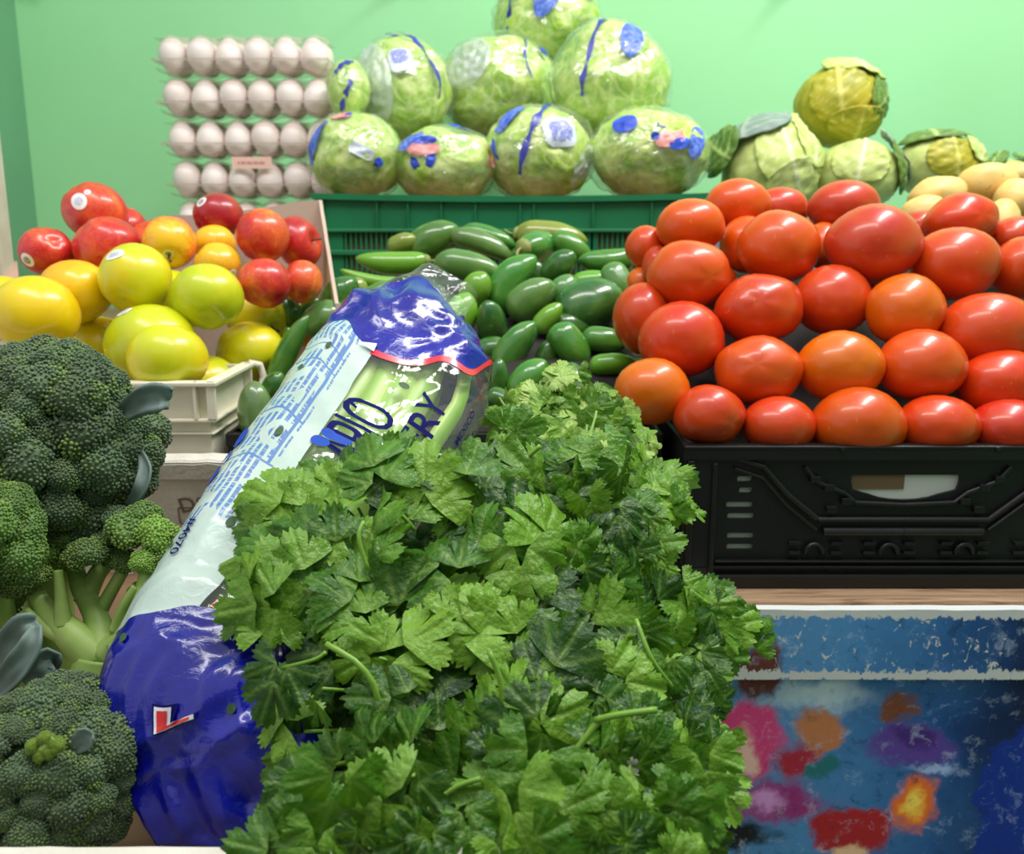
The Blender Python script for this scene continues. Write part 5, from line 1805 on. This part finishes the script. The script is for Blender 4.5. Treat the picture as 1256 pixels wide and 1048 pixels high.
# ------------------------------------------------------------------ coriander
def leaf_outline(rs, lobes=3, spread=78):
    """one fan-shaped leaflet: list of (angle, radius) from right to left"""
    N = 60
    out = []
    for i in range(N + 1):
        a = -spread + 2 * spread * i / N
        t_ = (a + spread) / (2 * spread) * lobes
        cut = abs(math.sin(PI * t_))
        lobe_k = int(min(t_, lobes - 1e-6))
        big = 1.0 if lobe_k == lobes // 2 else .86
        q = (t_ * 5) % 1.0
        teeth = .105 * (1 - abs(2 * q - 1))
        r = big * (.46 + .43 * cut ** .30 + teeth * min(1, .3 + cut * 2))
        out.append((math.radians(90 + a * 1.0), r * rs.uniform(.96, 1.03)))
    return out


def leaf_mesh(seed, rings=5, hi=True, cupk=1.0):
    rs = random.Random(seed)
    vs = []; fs = []; tone = []
    parts = [(0, 0.0, .64, 3)]
    if rs.random() < .9: parts += [(rs.uniform(48, 66), .0, rs.uniform(.46, .60), 3), (-rs.uniform(48, 66), .0, rs.uniform(.46, .60), 3)]
    for rot, off, size, lobes in parts:
        ol = leaf_outline(rs, lobes, rs.uniform(70, 84))
        if not hi: ol = ol[::2]
        ra = math.radians(rot)
        base = Vector((math.sin(-ra) * .10 if rot else 0, .34 if not rot else .12, 0))
        droop = rs.uniform(.10, .45) * cupk; cup = rs.uniform(-.35, .25); tw = rs.uniform(-.25, .25)
        n0 = len(vs)
        def put(x, y, ve):
            r2 = x * x + y * y
            z = -droop * r2 + cup * x * x + tw * x * y + .07 * math.sin(9 * x + seed) * y + .05 * math.sin(13 * x + 2 * seed) * r2 + .04 * math.sin(7 * y + seed)
            z -= .045 * math.exp(-(x / .06) ** 2) * min(1, y * 3)
            p = Vector((x, y, z)) * size
            X = p.x * math.cos(ra) - p.y * math.sin(ra); Y = p.x * math.sin(ra) + p.y * math.cos(ra)
            vs.append(Vector((X, Y, p.z)) + base); tone.append(ve)
        put(0, 0, 1.0)
        M_ = len(ol)
        for k in range(1, rings + 1):
            f = k / rings
            for (a, r) in ol:
                x, y = math.cos(a) * r * f, math.sin(a) * r * f
                # veins run down the middle of each lobe
                d_ = min(abs(math.sin((a - math.radians(90 + q)) * 1.0)) * r * f for q in (0, 46, -46))
                put(x, y, math.exp(-(d_ / .045) ** 2) * (1 - .5 * f))
        for i in range(M_ - 1): fs.append((n0, n0 + 1 + i, n0 + 2 + i))
        for k in range(rings - 1):
            for i in range(M_ - 1):
                a = n0 + 1 + k * M_ + i; b = a + M_
                fs.append((a, b, b + 1, a + 1))
    return vs, fs, tone


def cil_mat(name, bright=1.0):
    t = NT(name); co = t.coord()
    at = t.node('ShaderNodeAttribute', attribute_name='tone')
    of = t.node('ShaderNodeVectorMath', operation='ADD'); t.link(co, of.inputs[0])
    cb = t.node('ShaderNodeCombineXYZ'); t.link(t.math('MULTIPLY', t.rnd(), 23), cb.inputs[0]); t.link(cb.outputs[0], of.inputs[1])
    n = t.noise(of.outputs[0], 2.2, 4, .6)
    a, b, c_ = ((36, 76, 16), (68, 120, 22), (124, 170, 50)) if bright < 1.2 else ((88, 134, 46), (138, 180, 70), (186, 212, 118))
    f = t.math('ADD', t.math('MULTIPLY', n, .38), t.math('MULTIPLY', t.math('POWER', t.rnd(), 1.25), .70))
    c = t.ramp(f, [(.22, lin(a)), (.48, lin(b)), (.86, lin(c_))])
    c = t.mix(t.math('MULTIPLY', at.outputs['Fac'], .42), c, lin((150, 184, 84)))
    t.set(Base_Color=c, Roughness=.36, Specular_IOR_Level=.42)
    t.bump(t.noise(of.outputs[0], 9, 4), .22, .05)
    tr = t.node('ShaderNodeBsdfTranslucent')
    t.link(t.mix(.5, c, lin((130, 180, 30))), tr.inputs[0])
    mx = t.node('ShaderNodeMixShader'); mx.inputs[0].default_value = .24
    t.link(t.b.outputs[0], mx.inputs[1]); t.link(tr.outputs[0], mx.inputs[2]); t.link(mx.outputs[0], t.out.inputs[0])
    return t.m


M_cil = cil_mat('coriander_leaf'); M_cil2 = cil_mat('coriander_leaf_pale', 1.5)
M_cst = simple('coriander_stem', (128, 170, 60), .4, (104, 150, 46), 40)
leaf_lib = []; leaf_lib2 = []
for s_ in range(14):
    v_, f_, tn = leaf_mesh(s_)
    for lib, m in ((leaf_lib, M_cil), (leaf_lib2, M_cil2)):
        o = mesh('leaf', v_, f_, m, None, col=tn)
        lib.append(o.data); bpy.data.objects.remove(o)
low_lib = [leaf_mesh(100 + s_, 2, False) for s_ in range(6)]

POLY = [(285, 742), (296, 690), (300, 600), (345, 585), (400, 585), (440, 566), (480, 556), (560, 566), (620, 535), (650, 520), (720, 535), (790, 545), (842, 595), (845, 640), (822, 655), (828, 700), (860, 735),
        (925, 745), (940, 782), (905, 800), (890, 870), (880, 930), (896, 985), (868, 1060), (340, 1060), (300, 1040), (336, 965), (395, 930), (398, 870), (330, 885), (372, 815), (330, 780)]
def inside(x, y, poly):
    r = False
    j = len(poly) - 1
    for i in range(len(poly)):
        xi, yi = poly[i]; xj, yj = poly[j]
        if (yi > y) != (yj > y) and x < (xj - xi) * (y - yi) / (yj - yi) + xi: r = not r
        j = i
    return r


def cdep(x, y):
    d = .405 + .165 * (1048 - y) / 500
    if x > 610: d += .13 * ((x - 610) / 330) ** 2 * min(1, max(0, (1060 - y) / 330))
    else: d += .0 * ((610 - x) / 330) ** 2
    return d + .012 * mn.noise(Vector((x * .012, y * .012, 4)))


root_c = P(610, 985, .57)
zf = floor_z(.12).z
cor = thing('coriander_bunch', 'large fresh bunch of coriander leaves spilling over the foam box front', 'coriander', (root_c.x, .50, zf))
CENTER = P(610, 930, .60)


_bx = np.array([list(f[0]) for f in _fr[::4]]); MTi = MT.inverted()
def blocked(p):
    q = MTi @ p
    if -.034 < q.y < .016 and q.z < .012 and q.x < XR + .02: return True
    if XR - .028 < q.x < XR + .016 and q.z < .012 and -.03 < q.y < L + .03: return True
    if L - .02 < q.y < L + .03 and q.z < .012 and q.x < XR + .01: return True
    i = int(((_bx - np.array(p)) ** 2).sum(1).argmin()); f = _fr[i * 4]; v = i * 4 / 240
    dv = p - f[0]
    if abs(dv.dot(f[1])) > .03: return False
    x = dv.dot(f[2]); y = dv.dot(f[3])
    w_ = interp(v, BX, bR_ if x > 0 else bL_) * f[4] + .006; h = interp(v, BX, bT_) + .012
    return (abs(x) / w_) ** 2.6 + (abs(y) / h) ** 2.6 < 1


def clear(p, offs=(), step=.004, n=12):
    p0 = p
    for _ in range(n):
        if not blocked(p) and not any(blocked(p + q) for q in offs): return p
        p = p - (p - CAM).normalized() * step
    return clear(p0, (), .005, 14) if offs else None


def place_leaf(root, lib, p, tipdir, nrm, size):
    y = (tipdir - nrm * tipdir.dot(nrm)).normalized(); x = y.cross(nrm.normalized())
    p = clear(p, (y * size * .42, y * -size * .4, x * size * .42, x * -size * .42))
    if p is None: return
    o = bpy.data.objects.new('leaf', random.choice(lib))
    C.objects.link(o); o.parent = root
    y = (tipdir - nrm * tipdir.dot(nrm)).normalized(); z = nrm.normalized(); x = y.cross(z)
    Mx = Matrix((x, y, z)).transposed()
    o.rotation_mode = 'QUATERNION'
    o.rotation_quaternion = Mx.to_quaternion()
    # the leaf is centred on p
    o.location = p - y * size * .5 - root.location
    o.scale = (size * random.choice((1, -1)) if False else size, size, size)
    return o


def rand_in(poly, mind, n, pts0, rs):
    out = []
    xs = [p[0] for p in poly]; ys = [p[1] for p in poly]
    tries = 0
    while len(out) < n and tries < 20000:
        tries += 1
        x = rs.uniform(min(xs), max(xs)); y = rs.uniform(min(ys), max(ys))
        if not inside(x, y, poly): continue
        if any((x - a) ** 2 + (y - b) ** 2 < mind * mind for a, b in out): continue
        out.append((x, y))
    return out


rs = random.Random(3)
stems = []
nleaf = 0
for layer, (mind, n, dd, smin, smax) in enumerate(((46, 128, 0.0, 82, 128), (50, 96, .048, 80, 118))):
    for (x, y) in rand_in(POLY, mind, n, [], rs):
        d = cdep(x, y) + dd + rs.uniform(-.010, .012)
        p = P(x, y, d)
        outw = (p - CENTER).normalized()
        # in-plane direction: away from the heart of the bunch, with scatter
        dx, dy = x - 615, 900 - y
        a = math.atan2(dy, dx) + rs.gauss(0, .75)
        tip = AX * math.cos(a) + AU * math.sin(a) + AN * rs.uniform(-.35, .15)
        nrm = (AN * 1.0 + AU * rs.uniform(-.35, .95) + AX * rs.gauss(0, .55) + outw * .35).normalized()
        sz = rs.uniform(smin, smax) * d / FPX
        edge = not all(inside(x + ex, y + ey, POLY) for ex, ey in ((40, 0), (-40, 0), (0, 40), (0, -40)))
        sz *= 1 - .38 * max(0, min(1, (x - 690) / 160))
        if edge: sz *= .74
        place_leaf(cor, leaf_lib, p, tip, nrm, sz)
        nleaf += 1
        if rs.random() < .6: stems.append((p - tip.normalized() * sz * .45, d, x, y))
RF = [(700, 540), (790, 540), (845, 595), (826, 655), (832, 700), (862, 735), (935, 750), (938, 785), (902, 805), (890, 870), (885, 930), (893, 985), (868, 1050), (790, 1050), (740, 800)]
for (x, y) in rand_in(RF, 30, 60, [], rs):
    d = cdep(x, y) - .006 + rs.uniform(-.012, .008)
    a = rs.uniform(-1.9, 1.9)
    place_leaf(cor, leaf_lib, P(x, y, d), AX * math.cos(a) + AU * math.sin(a), (AN + AU * rs.uniform(-.3, 1) + AX * rs.gauss(.2, .6)).normalized(), rs.uniform(44, 74) * d / FPX)
# deeper leaves, joined: too many and too shaded to pick apart
mb_v = []; mb_f = []; mb_t = []
for k in range(250):
    x, y = rs.uniform(290, 930), rs.uniform(545, 1060)
    if not inside(x, y, POLY) or not inside(x + 26, y, POLY) or not inside(x - 26, y, POLY): continue
    d = cdep(x, y) + rs.uniform(.075, .14)
    p = P(x, y, d)
    if any(blocked(p + q) for q in (Vector(), AX * .03, AX * -.03, AU * .03, AU * -.03)) or (MTi @ p).z < -DP + .045: continue
    a = rs.uniform(0, 6.28)
    yv = (AX * math.cos(a) + AU * math.sin(a) + AN * rs.uniform(-.5, .5)).normalized()
    nr = (AN + AU * rs.uniform(-.3, .8) + AX * rs.gauss(0, .6)).normalized()
    yv = (yv - nr * yv.dot(nr)).normalized(); xv = yv.cross(nr)
    sz = rs.uniform(70, 110) * d / FPX
    v_, f_, tn = low_lib[k % 6]
    n0 = len(mb_v)
    mb_v += [p + (xv * q.x + yv * (q.y - .5) + nr * q.z) * sz for q in v_]
    mb_f += [tuple(i + n0 for i in f) for f in f_]; mb_t += tn
o = mesh('inner_leaves', mb_v, mb_f, M_cil, cor, col=mb_t, origin=CENTER)
o['kind'] = 'stuff'
# stems down to the cut end
for p, d, x, y in stems:
    e = root_c + Vector((rs.uniform(-.05, .05), rs.uniform(-.03, .04), rs.uniform(-.01, .03)))
    m_ = p.lerp(e, .5) + AF * .03 + AX * rs.uniform(-.015, .015)
    if x > 700 or any(blocked(q) for q in (p.lerp(m_, .4), m_, m_.lerp(e, .5), e)): continue
    ps = catmull([tuple(p), tuple(p.lerp(m_, .4) + AF * .012), tuple(m_), tuple(e)], 10)
    MB().tube([Vector(q) for q in ps], [.0009 + .0007 * i / 9 for i in range(10)], 6).build('stem', M_cst, cor, True)
# stems that show in front
for pts, r in (([(662, 978, .435), (700, 930, .43), (728, 893, .43), (738, 880, .43)], .0017), ([(730, 884, .43), (760, 877, .425), (806, 871, .425)], .0016), ([(628, 578, .575), (648, 560, .57), (663, 547, .568)], .0016),
               ([(470, 625, .53), (492, 632, .525), (508, 650, .53)], .0013), ([(452, 700, .50), (440, 660, .50), (446, 640, .505)], .0012), ([(400, 790, .47), (440, 815, .465), (462, 850, .465), (466, 905, .47)], .0016),
               ([(880, 915, .50), (896, 930, .495), (912, 940, .495)], .0013), ([(520, 1000, .42), (556, 968, .42), (590, 955, .42)], .0013), ([(345, 820, .49), (385, 810, .48), (400, 800, .48)], .0011),
               ([(780, 760, .50), (800, 810, .49), (830, 850, .50)], .0013), ([(600, 800, .45), (615, 840, .45), (612, 890, .45)], .0014)):
    ps = catmull([tuple(P(*q)) for q in pts], 8)
    MB().tube([Vector(q) for q in ps], r, 7).build('stem', M_cst, cor, True)
# leaves that stick out and carry the outline
for x, y, ang, size, lean in ((330, 850, 250, 92, .2), (300, 745, 190, 105, 0), (330, 700, 170, 110, .1), (330, 610, 150, 100, .2), (370, 660, 160, 110, .1), (455, 560, 110, 96, .3), (520, 580, 95, 110, .2), (575, 570, 80, 90, .3),
                              (640, 710, 270, 100, .1), (590, 770, 160, 120, .1), (690, 800, 60, 120, .2), (580, 750, 30, 90, .2), (620, 905, 200, 120, .0), (640, 965, 250, 110, .1), (680, 880, 20, 120, .1),
                              (822, 600, 30, 60, .2), (830, 625, -30, 56, 0), (905, 765, 10, 74, .2), (880, 775, -60, 80, .1), (860, 730, 60, 66, .2), (885, 915, -60, 74, 0), (870, 960, -80, 84, .1), (840, 1010, -100, 90, .1), (330, 1030, 200, 84, .1), (365, 990, 160, 80, .1)):
    d = cdep(x, y) - .012
    a = math.radians(ang)
    place_leaf(cor, leaf_lib, P(x, y, d), AX * math.cos(a) + AU * math.sin(a), (AN + AU * (.2 + lean) + AX * rs.uniform(-.25, .25)).normalized(), size * d / FPX)

# second bunch, behind, smaller and paler
c2 = P(700, 545, .72)
cor2 = thing('coriander_bunch', 'smaller paler coriander bunch behind, in front of the green chillies', 'coriander', (c2.x, c2.y, 1.166))
P2 = [(606, 560), (606, 500), (640, 480), (668, 470), (690, 452), (720, 478), (770, 500), (790, 535), (800, 590), (760, 620), (640, 610)]
for (x, y) in rand_in(P2, 9, 230, [], rs):
    d = .665 + .10 * (600 - y) / 130 + rs.uniform(-.012, .016)
    p = P(x, y, d)
    a = rs.uniform(0, 6.28)
    place_leaf(cor2, leaf_lib2 if rs.random() < .8 else leaf_lib, p, AX * math.cos(a) + AU * math.sin(a), (AN + AU * rs.uniform(-.2, 1.3) + AX * rs.gauss(0, .6)).normalized(), rs.uniform(24, 46) * d / FPX)
place_leaf(cor2, leaf_lib2, P(688, 452, .755), AU + AX * .2, (AN + AU * .5).normalized(), 42 * .755 / FPX)
place_leaf(cor2, leaf_lib2, P(694, 460, .75), AX + AU * .2, (AN + AU * .9).normalized(), 38 * .755 / FPX)
for pts in ([(612, 488, .74), (622, 505, .735), (628, 530, .73)], [(690, 470, .75), (684, 500, .745), (676, 540, .73)], [(745, 520, .735), (735, 545, .72), (715, 580, .70)]):
    ps = catmull([tuple(P(*q)) for q in pts], 8)
    MB().tube([Vector(q) for q in ps], .0011, 6).build('stem', M_cst, cor2, True)
for k in range(10):
    p = P(rs.uniform(640, 760), rs.uniform(500, 580), .72); e = P(rs.uniform(640, 720), 700, .70)
    MB().tube([p, p.lerp(e, .5) + AF * .01, e], .0011, 6).build('stem', M_cst, cor2, True)
